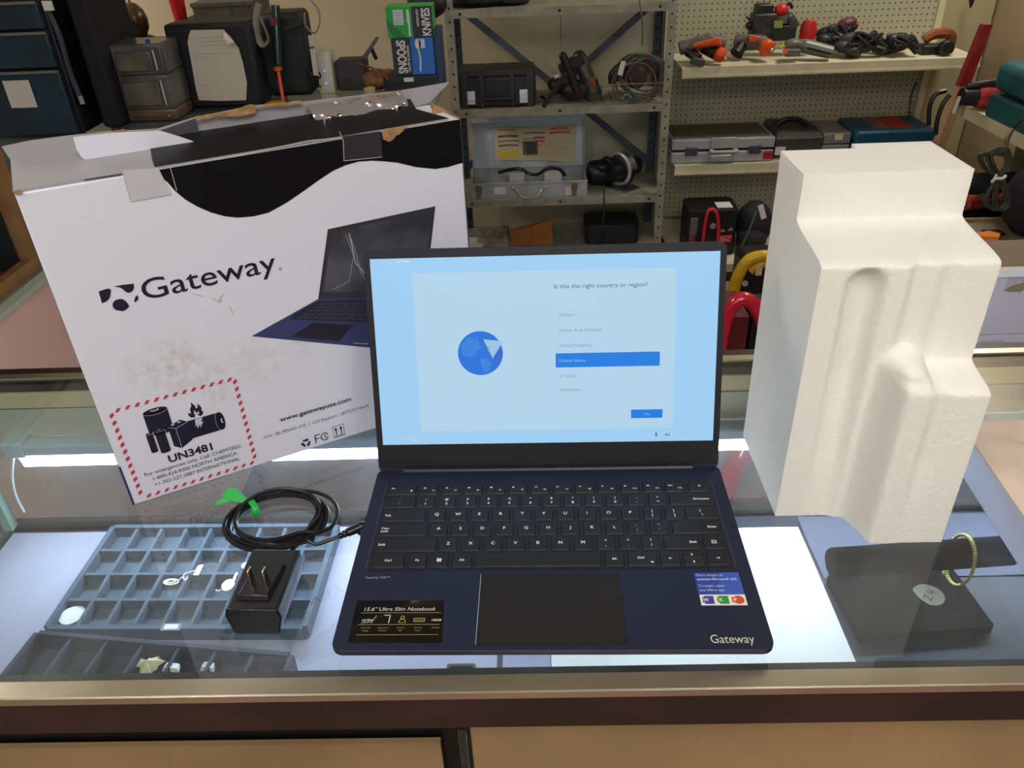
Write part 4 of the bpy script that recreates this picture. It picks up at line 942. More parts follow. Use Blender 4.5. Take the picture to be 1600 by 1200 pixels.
# ------------------------------------------------------------------ grey steel shelving rack
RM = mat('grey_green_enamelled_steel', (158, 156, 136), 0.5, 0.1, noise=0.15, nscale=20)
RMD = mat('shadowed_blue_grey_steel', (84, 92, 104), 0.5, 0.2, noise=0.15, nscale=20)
RX0, RX1, RY0, RY1 = -0.325, 0.602, 3.05, 3.40
rack = thing('steel_rack', 'grey bolted steel shelving rack with crossed rear braces holding tools', 'shelving rack', (0.14, 3.22, FLOORZ))
HOLE = mat('dark_hole', (14, 13, 12), 0.8)
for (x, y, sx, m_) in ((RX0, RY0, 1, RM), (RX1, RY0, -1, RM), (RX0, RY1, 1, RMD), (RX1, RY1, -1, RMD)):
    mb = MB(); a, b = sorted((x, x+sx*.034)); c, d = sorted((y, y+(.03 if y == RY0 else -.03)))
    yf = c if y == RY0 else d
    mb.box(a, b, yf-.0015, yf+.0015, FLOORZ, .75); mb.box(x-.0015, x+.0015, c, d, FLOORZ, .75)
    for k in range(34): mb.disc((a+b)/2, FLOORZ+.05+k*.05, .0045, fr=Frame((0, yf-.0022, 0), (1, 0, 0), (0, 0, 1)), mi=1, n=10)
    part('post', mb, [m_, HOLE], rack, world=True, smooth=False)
SHZ = [0.122, -0.268, -0.668, -0.925]
for k, z in enumerate(SHZ):
    mb = MB().box(RX0+.002, RX1-.002, RY0+.004, RY1-.003, z-.004, z).box(RX0+.03, RX1-.03, RY0-.003, RY0+.001, z-.030, z+.001).box(RX0+.03, RX1-.03, RY1-.001, RY1+.003, z-.030, z+.001)
    for q_ in (.06, .46, .86): mb.disc(RX0+q_, z-.014, .006, fr=Frame((0, RY0-.0035, 0), (1, 0, 0), (0, 0, 1)), mi=1, n=10)
    part('shelf', mb, [RM, HOLE], rack, world=True, smooth=False)
def brace(xa, za, xb, zb, y):
    d = Vector((xb-xa, 0, zb-za)).normalized(); n_ = Vector((-d.z, 0, d.x))*.015
    A = Vector((xa, y, za)); B = Vector((xb, y, zb)); dy = Vector((0, .003, 0))
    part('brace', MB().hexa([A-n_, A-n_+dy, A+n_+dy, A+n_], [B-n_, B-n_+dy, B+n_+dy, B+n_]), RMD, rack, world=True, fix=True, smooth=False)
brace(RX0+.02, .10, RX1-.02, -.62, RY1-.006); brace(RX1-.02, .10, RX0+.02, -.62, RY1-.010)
# ------------------------------------------------------------------ things on the rack
CLBL = mat('blank_white_label', (214, 214, 210), 0.6)
# black tool case with two latches
t = thing('tool_case', 'black plastic tool case with two silver latches on the second rack shelf', 'tool case', (-.13, 3.17, SHZ[1]+.0005))
part('case_body', MB().box(-.165, .165, -.085, .10, 0, .125), mat('worn_black_case', (42, 41, 44), 0.5, noise=.15), t, bevel=.010)
part('case_lid', MB().box(-.160, .160, -.080, .10, .125, .148).box(-.155, -.125, -.092, -.08, .0, .14).box(.125, .155, -.092, -.08, 0, .14).box(-.075, -.055, -.090, -.08, 0, .14).box(.055, .075, -.09, -.08, 0, .14), mat('worn_black_lid', (52, 50, 50), 0.5), t, bevel=.004)
part('handle', MB().tube([(-.05, -.086, .035), (-.05, -.104, .040), (.05, -.104, .040), (.05, -.086, .035)], .009, smooth=3), BLACK, t)
for lx in (-.112, .112):
    part('latch', MB().box(lx-.017, lx+.017, -.099, -.091, .018, .072).box(lx-.012, lx+.012, -.103, -.099, .035, .066), mat('bright_latch', (222, 226, 236), 0.35), t, bevel=.002)
# saws
def disc_saw(name, label, loc, R_, body, guard, handle, tilt=0, rz=0, blade=True, cat='circular saw'):
    t = thing(name, label, cat, loc, rot=(radians(tilt), 0, rz))
    g = MB(); n = 22
    arc = [(R_*cos(radians(10+k*185/n)), R_*.98*sin(radians(10+k*185/n))) for k in range(n+1)]
    inner = [(x*.35, y*.35) for x, y in arc[::-1]]
    g.prism(arc+inner, Frame((0, 0, R_), (1, 0, 0), (0, 0, 1)), -.012, .030)
    part('blade_guard', g, guard, t, bevel=.003, fix=True)
    if blade:
        bl = [(R_*.93*(1 if k % 2 else .965)*cos(2*pi*k/60), R_*.93*(1 if k % 2 else .965)*sin(2*pi*k/60)) for k in range(60)]
        part('blade', MB().prism(bl, Frame((0, .010, R_), (1, 0, 0), (0, 0, 1)), 0, .002), STEEL, t, smooth=False, fix=True)
    part('motor_housing', MB().lathe([(.0, -.10), (.030, -.10), (.040, -.085), (.042, -.04), (.050, -.02), (.052, .0), (.0, .0)], (0, .0, R_), (0, -1, 0)).lathe([(.0, 0), (.050, 0), (.046, .05), (.036, .07), (.0, .07)], (0, -.012, R_), (0, -1, 0)), body, t)
    part('base_plate', MB().box(-R_*1.15, R_*1.05, -.075, .035, -.001, .003), STEEL, t, bevel=.001)
    part('grip', MB().tube([(-R_*.2, -.05, R_*1.35), (-R_*.75, -.05, R_*1.55), (-R_*1.2, -.05, R_*1.15), (-R_*1.15, -.05, R_*.7)], .014, smooth=5), handle, t)
    return t
BRN = mat('brown_black_tool_body', (70, 52, 44), 0.4, noise=.3, nscale=30)
GREYM = mat('worn_cast_metal', (128, 122, 116), 0.35, 0.7, noise=.3, nscale=40)
# saw with two upright barrels (middle of second shelf)
p = at(898, 160, 3.14)
t = thing('angle_grinder', 'dark corded grinder with two upright barrel grips on the second rack shelf', 'power tool', (p.x, p.y, SHZ[1]+.0005))
def PB(px, py, Y=3.14): return at(px, py, Y)
part('motor_housing', MB().cyl(PB(905, 90), PB(925, 140), .030, .034).ball(PB(905, 90), .030).cyl(PB(925, 140), PB(930, 150), .038, .036), GREYM, t, world=True)
part('barrel_grip', MB().cyl(PB(880, 88, 3.10), PB(903, 145, 3.10), .017, .020).ball(PB(880, 88, 3.10), .017), BLACK, t, world=True)
part('gear_head', MB().box(-.055, .055, -.035, .035, -.022, .022, 0, Matrix.Translation(PB(893, 100)) @ Matrix.Rotation(radians(-28), 4, 'Y')), BLACK, t, world=True, bevel=.006)
part('lower_body', MB().ball(PB(900, 140, 3.15), (.075, .05, .042)).ball(PB(868, 132, 3.14), (.035, .04, .030)), BRN, t, world=True)
part('copper_collar', MB().cyl(PB(922, 122, 3.12), PB(930, 134, 3.12), .018), mat('orange_brown_cap', (150, 74, 46), 0.4), t, world=True)
part('guide_bar', MB().box(-.0085, .0085, -.004, .004, -.085, .085, 0, Matrix.Translation(PB(867, 140, 3.03)) @ Matrix.Rotation(radians(36), 4, 'Y')), mat('dark_bar', (46, 38, 36), 0.4, .4), t, world=True)
part('guide_bar', MB().box(-.005, .005, -.004, .004, -.045, .045, 0, Matrix.Translation(PB(936, 140, 3.06)) @ Matrix.Rotation(radians(-16), 4, 'Y')), mat('dark_bar', (46, 38, 36), 0.4, .4), t, world=True)
part('side_label', MB().box(-.011, .011, -.002, .002, -.007, .007, 0, Matrix.Translation(PB(870, 119, 3.09)) @ Matrix.Rotation(radians(-20), 4, 'Y')), CLBL, t, world=True)
part('power_cord', MB().tube([PB(846+9*k, 150+6*sin(k*1.7), 3.12+.02*sin(k)) for k in range(11)], .006, smooth=4), RUBBER, t, world=True)
# large saw wrapped in its cord
p = at(992, 155, 3.16)
disc_saw('circular_saw', 'round bodied circular saw wrapped in its grey cord with a white tag', (p.x, 3.20, SHZ[1]+.003), .088, BRN, mat('dark_brown_guard', (66, 46, 40), 0.4), BLACK, blade=False)
saw1 = bpy.data.objects['circular_saw']
cb = MB(); rnd = random.Random(2)
for k in range(6):
    ox, oz, a1, b1 = rnd.uniform(-.02, .04), rnd.uniform(-.01, .02), rnd.uniform(.07, .115), rnd.uniform(.07, .10)
    cb.tube([(ox+a1*cos(2*pi*i/18), -.10-.006*k+.008*sin(3*2*pi*i/18+k), .092+oz+b1*sin(2*pi*i/18)) for i in range(18)], .0042, closed=True, n=7)
part('power_cord', cb, mat('grey_brown_cord', (92, 84, 72), 0.5), saw1)
part('tag', MB().box(-.010, .010, -.001, .001, -.028, .028, 0, Matrix.Translation((-.075, -.15, .145)) @ Matrix.Rotation(radians(14), 4, 'Y')), CLBL, saw1)
part('cord_tie', MB().ball((0, -.135, .198), (.012, .008, .007)).ball((-.008, -.135, .2), (.007, .006, .006)), mat('green_tie', (30, 150, 70), 0.5), saw1)
part('fence', MB().box(-.13, .12, -.145, -.142, .078, .083), mat('brass_rule', (150, 128, 86), 0.35, .6), saw1)
part('blue_wire', MB().tube([(-.07, -.15, .02), (-.055, -.15, .04), (-.04, -.15, .035), (-.03, -.15, .025)], .0025, smooth=4), mat('cyan_wire', (60, 160, 190), 0.5), saw1)
tag(part('extension_lead', MB().tube([at(998, -6, 3.05), at(1002, 20, 3.03), at(1004, 45, 3.03), at(1003, 72, 3.04)], .0035, smooth=6), mat('olive_cord', (96, 92, 66), 0.5)), 'thin olive cord hanging from the top rack shelf', 'cord')
tag(part('black_bag', MB().ball(at(745, -6, 3.2), (.16, .12, .055)).ball(at(800, -4, 3.2), (.08, .10, .040)), mat('black_nylon', (16, 15, 20), 0.6, bump=.5, bscale=50)), 'black bag on the top shelf of the steel rack', 'bag')
tag(part('dark_pouch', MB().ball(at(668, 6, 2.9), (.075, .06, .055)).ball(at(656, 0, 2.9), (.05, .05, .04)), mat('black_nylon', (16, 15, 20), 0.6)), 'dark rounded pouch hanging at the upper left corner of the rack', 'bag')
# open metal case
ALC = mat('silver_grey_metal_case', (184, 190, 192), 0.4, 0.2, noise=.12, nscale=12)
p = at(827, 300, 3.09)
mc = thing('metal_tool_case', 'open silver metal tool case with a paper chart inside its lid', 'tool case', (p.x, 3.20, SHZ[2]+.0005))
w2 = .262
cb = MB().box(-w2, w2, -.12, -.116, 0, .068).box(-w2, w2, .116, .12, 0, .068).box(-w2, -w2+.004, -.116, .116, 0, .068).box(w2-.004, w2, -.116, .116, 0, .068).box(-w2, w2, -.116, .116, 0, .004)
cb.box(-w2-.002, w2+.002, -.123, -.114, .064, .070).box(-w2-.002, w2+.002, .114, .121, .064, .070)
part('case_tray', cb, ALC, mc, bevel=.001)
ML = Matrix.Translation((0, .118, .070)) @ Matrix.Rotation(radians(-12), 4, 'X')
lb = MB().box(-w2, w2, 0, .003, 0, .235, 0, ML).box(-w2, w2, -.045, .0, .231, .235, 0, ML).box(-w2, -w2+.003, -.045, 0, 0, .235, 0, ML).box(w2-.003, w2, -.045, 0, 0, .235, 0, ML).box(-w2, w2, -.050, -.045, .205, .237, 0, ML)
part('case_lid', lb, ALC, mc, smooth=False)
ch = MB(); CF = Frame(ML @ Vector((0, -.0, 0)), (1, 0, 0), ML.to_3x3() @ Vector((0, 0, 1)))
hx = .020
ch.poly([(-.165, .035), (-.06, .030), (.06, .028), (.21, .012), (.222, .014), (.222, .178), (-.155, .180)], CF, hx, 0)
for (x0, x1, y, mi, w) in ((-.145, -.055, .168, 2, .004), (-.140, -.045, .140, 1, .010), (-.14, -.04, .118, 1, .005), (-.138, -.045, .098, 1, .008), (-.02, .085, .150, 1, .005), (-.02, .08, .125, 3, .004), (.025, .08, .128, 4, .010), (.025, .08, .112, 4, .008), (-.02, .06, .096, 3, .005), (.105, .19, .166, 4, .006), (.10, .20, .148, 4, .008), (.10, .205, .158, 3, .002), (.10, .2, .120, 5, .002), (.10, .19, .108, 5, .002), (.10, .205, .096, 5, .002), (.10, .2, .082, 5, .002), (.10, .21, .068, 5, .002), (.10, .19, .052, 5, .002)):
    ch.stroke([(x0, y), ((x0+x1)/2, y+.003), (x1, y)], w, CF, hx+.0008, mi)
ch.poly([(-.142, .045), (-.045, .045), (-.05, .075), (-.142, .080)], CF, hx+.0008, 6)
part('paper_chart', ch, [mat('aged_cream_paper', (206, 190, 154), 0.8), mat('ink_slate', (86, 88, 92), .6), mat('ink_brown', (150, 110, 80), .6), mat('ink_orange', (214, 110, 70), .6), mat('ink_red', (200, 62, 66), .6), mat('ink_faint', (170, 150, 120), .6), mat('ink_yellow', (216, 196, 40), .6)], mc, smooth=False)
part('lid_clip', MB().box(-.025, .045, -.03, -.012, .055, .115, 0, ML), mat('grey_felt', (110, 96, 76), .8), mc, bevel=.002)
part('clip_block', MB().box(-.010, .032, -.036, -.028, .065, .108, 0, ML), BLACK, mc, bevel=.002)
for lx in (-.228, .205):
    part('latch', MB().box(lx-.014, lx+.014, -.127, -.122, .030, .060).box(lx-.009, lx+.009, -.131, -.126, .006, .038).cyl((lx, -.126, .044), (lx, -.132, .044), .007), mat('rusty_latch', (140, 108, 74), .5, .5), mc, bevel=.001)
part('handle', MB().tube([(-.075, -.126, .045), (-.06, -.140, .043), (-.045, -.146, .020), (-.030, -.148, .008), (.030, -.148, .008), (.045, -.146, .020), (.060, -.140, .043), (.075, -.126, .045)], .0042, smooth=4).ball((-.075, -.124, .046), .008).ball((.075, -.124, .046), .008), mat('worn_nickel_handle', (206, 198, 176), .3, .8), mc)
part('paper_sticker', MB().box(-.160, -.105, -.1222, -.1205, .018, .050).box(.165, .190, -.1222, -.1205, .005, .040), CLBL, mc, smooth=False)
it = MB(); it.box(-.09, -.02, -.07, .0, .03, .098); it.box(.07, .15, -.06, .02, .03, .100)
part('white_box_insert', it, mat('white_packet', (206, 204, 196), .6), mc, bevel=.003)
part('coiled_cord', MB().tube([(-.14, -.03, .09), (-.05, -.05, .112), (.0, -.05, .088), (.04, -.06, .085), (.09, -.06, .112), (.14, -.06, .105), (.165, -.06, .075)], .0075, smooth=6), RUBBER, mc)
# chrome and black saw beside it
p = at(972, 285, 3.14)
disc_saw('circular_saw', 'black and chrome circular saw beside the open metal case', (p.x+.01, 3.20, SHZ[2]+.003), .078, BLACK, STEEL, BLACK, rz=radians(-50))
s2 = bpy.data.objects['circular_saw.001'] if 'circular_saw.001' in bpy.data.objects else None
cs = at(952, 262, 3.10)
tag(part('black_motor', MB().lathe([(0, -.06), (.045, -.06), (.055, -.045), (.058, .04), (.045, .06), (0, .06)], Vector((cs.x-.025, 3.22, SHZ[2]+.062)), (1, 0.15, .0)).ball((cs.x-.02, 3.17, SHZ[2]+.10), (.03, .03, .022)), BLACK), 'round black tool motor between the open case and chrome saw', 'power tool')
tag(part('extension_lead', MB().tube([at(943, 290, 3.05), at(944, 320, 3.03), at(942, 345, 3.03), at(938, 362, 3.05)], .0035, smooth=6), mat('teal_black_cord', (36, 50, 56), .5)), 'dark cord hanging below the chrome saw to the bottom shelf', 'cord')
if s2:
    part('chrome_ring', MB().tube([(.070*cos(2*pi*k/26), -.03, .084+.070*sin(2*pi*k/26)) for k in range(26)], .0085, closed=True, n=8), mat('bright_chrome_ring', (200, 204, 208), .3, .4), s2)
# bottom shelf
zb = SHZ[3]
p = at(832, 385, 3.12)
mb = MB().hexa([(-.105, -.02, 0), (.105, -.02, 0), (.105, .03, 0), (-.105, .03, 0)], [(-.11, .03, .055), (.09, .03, .105), (.09, .05, .105), (-.11, .05, .055)])
e = part('orange_envelope', mb, mat('orange_manila', (172, 108, 44), .8, noise=.1), bevel=.002, fix=True); e.location = (p.x, 3.15, zb+.0008); tag(e, 'orange brown padded envelope on the bottom rack shelf', 'envelope')
p = at(770, 375, 3.12)
mb = MB().hexa([(-.085, -.08, 0), (.085, -.08, 0), (.085, .08, 0), (-.085, .08, 0)], [(-.07, -.04, .05), (.07, -.05, .055), (.075, .08, .07), (-.07, .08, .06)])
e = part('clear_parts_bag', mb, mat('milky_poly_bag', (150, 146, 128), .3, noise=.3, nscale=30, bump=.6, bscale=60), bevel=.01, fix=True); e.location = (p.x, 3.16, zb+.0008); tag(e, 'milky plastic bag of small parts left of the orange envelope', 'bag')
p = at(735, 372, 3.1)
e = part('paper_stack', MB().box(-.03, .04, -.05, .05, 0, .015).box(-.025, .045, -.045, .055, .015, .03), WHITEPAPER); e.location = (p.x+.01, 3.13, zb+.0008); tag(e, 'white papers at the left end of the bottom rack shelf', 'papers')
p = at(955, 380, 3.14)
t = thing('black_appliance', 'rounded black plastic appliance on the bottom rack shelf at right', 'appliance', (p.x, 3.20, zb+.0008))
part('housing', MB().rrect(-.125, .130, -.08, .10, .03, XY, 0, .095), mat('greenish_black_plastic', (28, 36, 38), .4), t, bevel=.018, seg=3)
part('power_cord', MB().tube([(-.05, -.085, .06), (-.03, -.11, .02), (-.055, -.12, .04), (-.07, -.11, .015), (-.03, -.12, .03), (0, -.11, .01)], .003, smooth=5), RUBBER, t)

# ------------------------------------------------------------------ cream gondola with pegboard
CRM = mat('cream_enamel', (214, 206, 172), .45, noise=.06, nscale=10)
gon = thing('pegboard_shelving', 'cream shop shelving with pegboard back and three lipped shelves of tools', 'shelving', (1.2, 3.3, FLOORZ))
part('pegboard', MB().box(.652, 1.832, 3.470, 3.478, -.93, .75), pegmat('cream_pegboard', (178, 174, 146)), gon, world=True, smooth=False)
part('upright', MB().box(1.834, 1.862, 3.455, 3.485, FLOORZ, .75), CRM, gon, world=True, smooth=False)
part('upright', MB().box(.628, .650, 3.455, 3.485, FLOORZ, .75), CRM, gon, world=True, smooth=False)
part('back_panel', MB().box(1.864, 2.09, 3.472, 3.480, FLOORZ, .75), mat('plain_cream_panel', (176, 164, 126), .6), gon, world=True, smooth=False)
GY = 3.12
for z, x1_ in ((-.142, 1.90), (-.560, 1.90)):
    part('shelf', MB().box(.655, x1_, GY, 3.46, z-.004, z).box(.655, x1_, GY-.003, GY+.003, z-.042, z+.002).box(.655, x1_, GY-.006, GY-.003, z-.040, z-.031), CRM, gon, world=True, smooth=False)
GB = 2.88
part('shelf', MB().box(.64, 1.90, GB, 3.46, -.944, -.938).box(.64, 1.90, GB-.004, GB+.002, -.975, -.936).box(.64, 1.9, GB-.002, GB+.004, FLOORZ, -.975, 1), [CRM, mat('brown_kick_plate', (64, 34, 34), .6)], gon, world=True, smooth=False, label='deep base shelf with a dark kick plate')
ZA, ZB, ZC = -.1415, -.5595, -.9375
ORG = mat('orange_tool_plastic', (222, 84, 24), .4, noise=.08)
GRY = mat('grey_tool_plastic', (106, 104, 94), .45, noise=.2)
REDP = mat('red_tool_plastic', (192, 30, 30), .4)
def PA(px, py, Y=3.22): return at(px, py, Y)
# orange reciprocating saw
t = thing('orange_saw', 'orange and black cordless saw at the left end of the upper pegboard shelf', 'power tool', (PA(1100, 95).x, 3.20, ZA))
part('body', MB().hexa([PA(1080, 75, 3.14), PA(1128, 70, 3.14), PA(1130, 78, 3.22), PA(1082, 82, 3.22)], [PA(1084, 68, 3.14), PA(1124, 57, 3.14), PA(1126, 58, 3.22), PA(1086, 70, 3.22)]), ORG, t, world=True, bevel=.006, fix=True)
part('motor', MB().cyl(PA(1062, 76, 3.24), PA(1108, 62, 3.24), .028, .030).cyl(PA(1108, 62, 3.24), PA(1134, 68, 3.22), .030, .026), GRY, t, world=True)
part('chuck', MB().lathe([(.0, 0), (.026, 0), (.030, .012), (.030, .03), (.024, .045), (.010, .052), (0, .053)], PA(1122, 84, 3.18), PA(1132, 90, 3.10)-PA(1122, 84, 3.18), n=20), ORG, t, world=True)
part('steel_tip', MB().cyl(PA(1132, 89, 3.115), PA(1133, 95, 3.095), .006), CHROME, t, world=True)
part('grip', MB().cyl(PA(1075, 80, 3.18), PA(1092, 92, 3.14), .022, .020).cyl(PA(1100, 74, 3.2), PA(1118, 84, 3.16), .026, .024), BLACK, t, world=True)
part('battery', MB().box(-.028, .028, -.02, .02, -.014, .014, 0, Matrix.Translation(PA(1090, 96, 3.13)) @ Matrix.Rotation(radians(12), 4, 'Y')), mat('dark_green_grey', (58, 68, 66), .5), t, world=True, bevel=.004)
part('shoe', MB().cyl(PA(1097, 90, 3.14), PA(1098, 97, 3.13), .007), ORG, t, world=True)
# orange drill
t = thing('orange_drill', 'orange and black drill facing the aisle, second tool from the rack', 'drill', (PA(1185, 90).x, 3.24, ZA))
part('body', MB().cyl(PA(1150, 66, 3.30), PA(1190, 66, 3.24), .034, .030).cyl(PA(1190, 66, 3.24), PA(1200, 74, 3.20), .030, .024), GRY, t, world=True)
part('side_shell', MB().hexa([PA(1170, 66, 3.22), PA(1192, 62, 3.22), PA(1192, 62, 3.26), PA(1170, 66, 3.26)], [PA(1170, 54, 3.22), PA(1190, 58, 3.22), PA(1190, 58, 3.26), PA(1170, 54, 3.26)]), ORG, t, world=True, bevel=.003, fix=True)
part('chuck', MB().lathe([(0, 0), (.028, 0), (.034, .010), (.034, .022), (.028, .034), (.012, .040), (0, .040)], PA(1196, 72, 3.20), Vector((.15, -1, -.2)), n=22), ORG, t, world=True)
part('steel_tip', MB().ball(PA(1206, 78, 3.14), .009), CHROME, t, world=True)
part('grip', MB().cyl(PA(1160, 70, 3.26), PA(1150, 84, 3.24), .024, .030), BLACK, t, world=True)
# stacked tools behind it
t = thing('corded_tool', 'black boxy corded tool propped behind the orange drill', 'power tool', (PA(1193, 60, 3.34).x, 3.36, ZA))
part('body', MB().box(-.055, .055, -.04, .04, 0, .10, 0, Matrix.Translation(PA(1190, 58, 3.34))), mat('mottled_dark_plastic', (62, 54, 54), .5, noise=.4, nscale=40), t, world=True, bevel=.01)
part('top_housing', MB().box(-.036, .036, -.035, .035, 0, .065, 0, Matrix.Translation(PA(1191, 31, 3.34))), BLACK, t, world=True, bevel=.008)
part('side_knob', MB().ball(PA(1171, 40, 3.33), .018).cyl(PA(1166, 26, 3.33), PA(1172, 32, 3.33), .004), BLACK, t, world=True)
t = thing('red_nozzle_tool', 'small tool with a round red head stacked above the orange drill', 'power tool', (PA(1225, 60, 3.34).x, 3.36, ZA))
part('head', MB().ball(PA(1221, 16, 3.32), (.030, .028, .028)), REDP, t, world=True)
part('lever', MB().tube([PA(1229, 9, 3.32), PA(1234, 5, 3.32), PA(1238, 13, 3.32)], .007, smooth=4), BLACK, t, world=True)
part('collar', MB().cyl(PA(1220, 24, 3.32), PA(1220, 36, 3.32), .032, .03), GRY, t, world=True)
part('body', MB().cyl(PA(1232, 30, 3.32), PA(1238, 44, 3.32), .028, .034).ball(PA(1232, 30, 3.32), .028).box(-.05, .05, -.04, .04, -.03, .03, 0, Matrix.Translation(PA(1222, 50, 3.33))), mat('dark_olive_plastic', (36, 40, 34), .5), t, world=True, bevel=.004)
part('green_plate', MB().box(-.018, .018, -.003, .003, -.014, .014, 0, Matrix.Translation(PA(1216, 38, 3.28))), mat('lime_label', (140, 150, 74), .5), t, world=True)
tag(part('red_cap_bottle', MB().lathe([(0, 0), (.034, 0), (.034, .04), (.028, .07), (.0, .07)], PA(1261, 60, 3.30), (.0, 0, 1)).lathe([(0, 0), (.012, 0), (.012, .012), (0, .012)], PA(1261, 36, 3.30), (0, 0, 1)), REDP), 'plain red plastic cap standing among the tools', 'tool part')
t = thing('jigsaw', 'grey barrelled corded tool lying right of the orange drill', 'power tool', (PA(1265, 90, 3.2).x, 3.2, ZA))
part('barrel', MB().cyl(PA(1258, 72, 3.2), PA(1300, 82, 3.17), .030, .026).ball(PA(1258, 72, 3.2), .030), mat('grey_green_barrel', (104, 106, 92), .4, .3), t, world=True)
part('side_strip', MB().cyl(PA(1262, 74, 3.165), PA(1298, 83, 3.14), .007), BLACK, t, world=True)
part('gear_case', MB().ball(PA(1240, 70, 3.2), (.045, .03, .026)).box(-.03, .03, -.02, .02, -.014, .014, 0, Matrix.Translation(PA(1238, 82, 3.16))), GRY, t, world=True, bevel=.003)
part('orange_knob', MB().cyl(PA(1227, 80, 3.18), PA(1227, 80, 3.13), .011), ORG, t, world=True)
part('yellow_warning_sign', MB().prism([(-.012, -.008), (.012, -.008), (0, .012)], Frame(PA(1223, 70, 3.15), (1, 0, 0), (0, 0, 1)), 0, .001), mat('yellow_sign', (220, 220, 60), .5), t, world=True, smooth=False)
part('trim_wire', MB().tube([PA(1242, 60, 3.17), PA(1264, 64, 3.16)], .0016), CHROME, t, world=True)
def tangle(name, label, cx, cy, Y, rx, rz_, n, m, seed, zf, r=.007):
    t = thing(name, label, 'power tool', (at(cx, cy, Y).x, Y, zf)); rr = random.Random(seed); c = at(cx, cy, Y); c.z = zf+rz_*.8
    for k in range(n+3):
        q = Vector((c.x+rr.uniform(-rx, rx), Y+rr.uniform(-.05, .05), zf+rr.uniform(.025, rz_)))
        d = Vector((rr.uniform(-1, 1), rr.uniform(-.4, .4), rr.uniform(-.12, .12))).normalized()*rr.uniform(.03, .06)
        zmin = zf+.026
        a, b = q-d, q+d; a.z = max(a.z, zmin); b.z = max(b.z, zmin)
        q2 = (a+b)*.5; lum = MB().ball(q2, (rr.uniform(.035, .055), rr.uniform(.026, .034), .0255), M=Matrix.Rotation(rr.uniform(-.3, .3), 3, 'Y')).cyl(q2, b, .016, .012, n=10); part('tool_body', lum, m[k % len(m)], t, world=True)
    pts = [Vector((c.x+rx*1.1*cos(k*1.9)*rr.uniform(.4, 1), Y-.055+.02*sin(k*2.3), zf+.012+abs(rz_*1.0*sin(k*1.3)))) for k in range(16)]
    part('cord', MB().tube(pts, r, smooth=5, n=7), mat('matt_black_cord', (26, 25, 24), .75), t, world=True)
    return t
DKO = mat('dark_mottled_olive', (52, 50, 40), .5, noise=.4, nscale=30); DKR = mat('dark_maroon_plastic', (92, 32, 32), .5)
tangle('corded_drill', 'black drill with a looped cord and maroon grip behind the grey barrel', 1308, 55, 3.34, .055, .11, 5, [BLACK, DKR, BLACK, DKO], 31, ZA)
tangle('cord_heap', 'heap of dark corded tools in the middle right of the upper shelf', 1345, 60, 3.25, .09, .09, 7, [DKO, BLACK, GRY, DKO], 32, ZA)
tangle('cord_heap', 'black corded sander tangled beside the brown handled tool', 1405, 62, 3.24, .07, .07, 5, [BLACK, DKO, BLACK], 33, ZA)
t = thing('brown_sander', 'brown topped sander at the right end of the upper shelf', 'power tool', (PA(1465, 60, 3.24).x, 3.24, ZA))
part('grip', MB().tube([PA(1444, 62, 3.24), PA(1458, 54, 3.24), PA(1476, 52, 3.24), PA(1486, 56, 3.24), PA(1485, 68, 3.24)], .022, smooth=5), mat('brown_orange_grip', (140, 72, 34), .5, noise=.2), t, world=True)
part('base', MB().box(-.06, .045, -.035, .035, .0005, .038, 0, Matrix.Translation((PA(1462, 60, 3.24).x, 3.24, ZA))).cyl((PA(1478, 60, 3.2).x, 3.2, ZA+.032), (PA(1478, 60, 3.2).x, 3.16, ZA+.032), .03), BLACK, t, world=True, bevel=.006)
# ---- middle pegboard shelf
SLV = mat('silver_grey_plastic', (176, 176, 178), .35, .1, noise=.08, nscale=12)
x0_, x1_ = spanx(1050, 1210, 230, 3.15)
t = thing('grey_tool_case', 'large silver grey moulded tool case with red stained corner', 'tool case', ((x0_+x1_)/2, 3.27, ZB))
w = (x1_-x0_)/2
part('lower_shell', MB().box(-w, w, -.12, .13, .0005, .052).box(-w*.25, w*.25, -.135, -.12, .006, .040), SLV, t, bevel=.008)
part('upper_shell', MB().box(-w, w, -.12, .13, .062, .108).box(-w*.25, w*.25, -.130, -.12, .066, .116), SLV, t, bevel=.010)
part('seam', MB().box(-w+.006, w-.006, -.113, .125, .050, .064), BLACK, t)
part('top_panel', MB().box(-w+.012, w-.02, -.095, .12, .106, .114), mat('dusty_brown_top', (104, 92, 74), .6, noise=.2, nscale=20), t, bevel=.004)
part('handle', MB().tube([(-.05, -.122, .062), (-.05, -.150, .060), (.05, -.150, .060), (.05, -.122, .062)], .009, smooth=4, flat=.6), mat('pale_grey_handle', (178, 174, 160), .4), t)
for lx in (-w*.62, w*.62): part('latch', MB().box(lx-.028, lx+.028, -.131, -.120, .038, .074), mat('slate_latch', (66, 68, 78), .4), t, bevel=.003)
part('red_patch', MB().box(w-.052, w+.0012, -.1215, -.06, .004, .050), mat('red_paint_patch', (160, 36, 44), .5), t, bevel=.009)
x0_, x1_ = spanx(1213, 1288, 210, 3.18)
t = thing('dark_toolbox', 'dark grey lidded toolbox right of the silver tool case', 'tool box', ((x0_+x1_)/2, 3.29, ZB))
w = (x1_-x0_)/2
part('box_body', MB().hexa([(-w*.85, -.10, .0005), (w*.85, -.10, .0005), (w*.85, .12, .0005), (-w*.85, .12, .0005)], [(-w, -.115, .085), (w, -.115, .085), (w, .13, .085), (-w, .13, .085)]), mat('slate_plastic', (66, 66, 74), .45), t, bevel=.004)
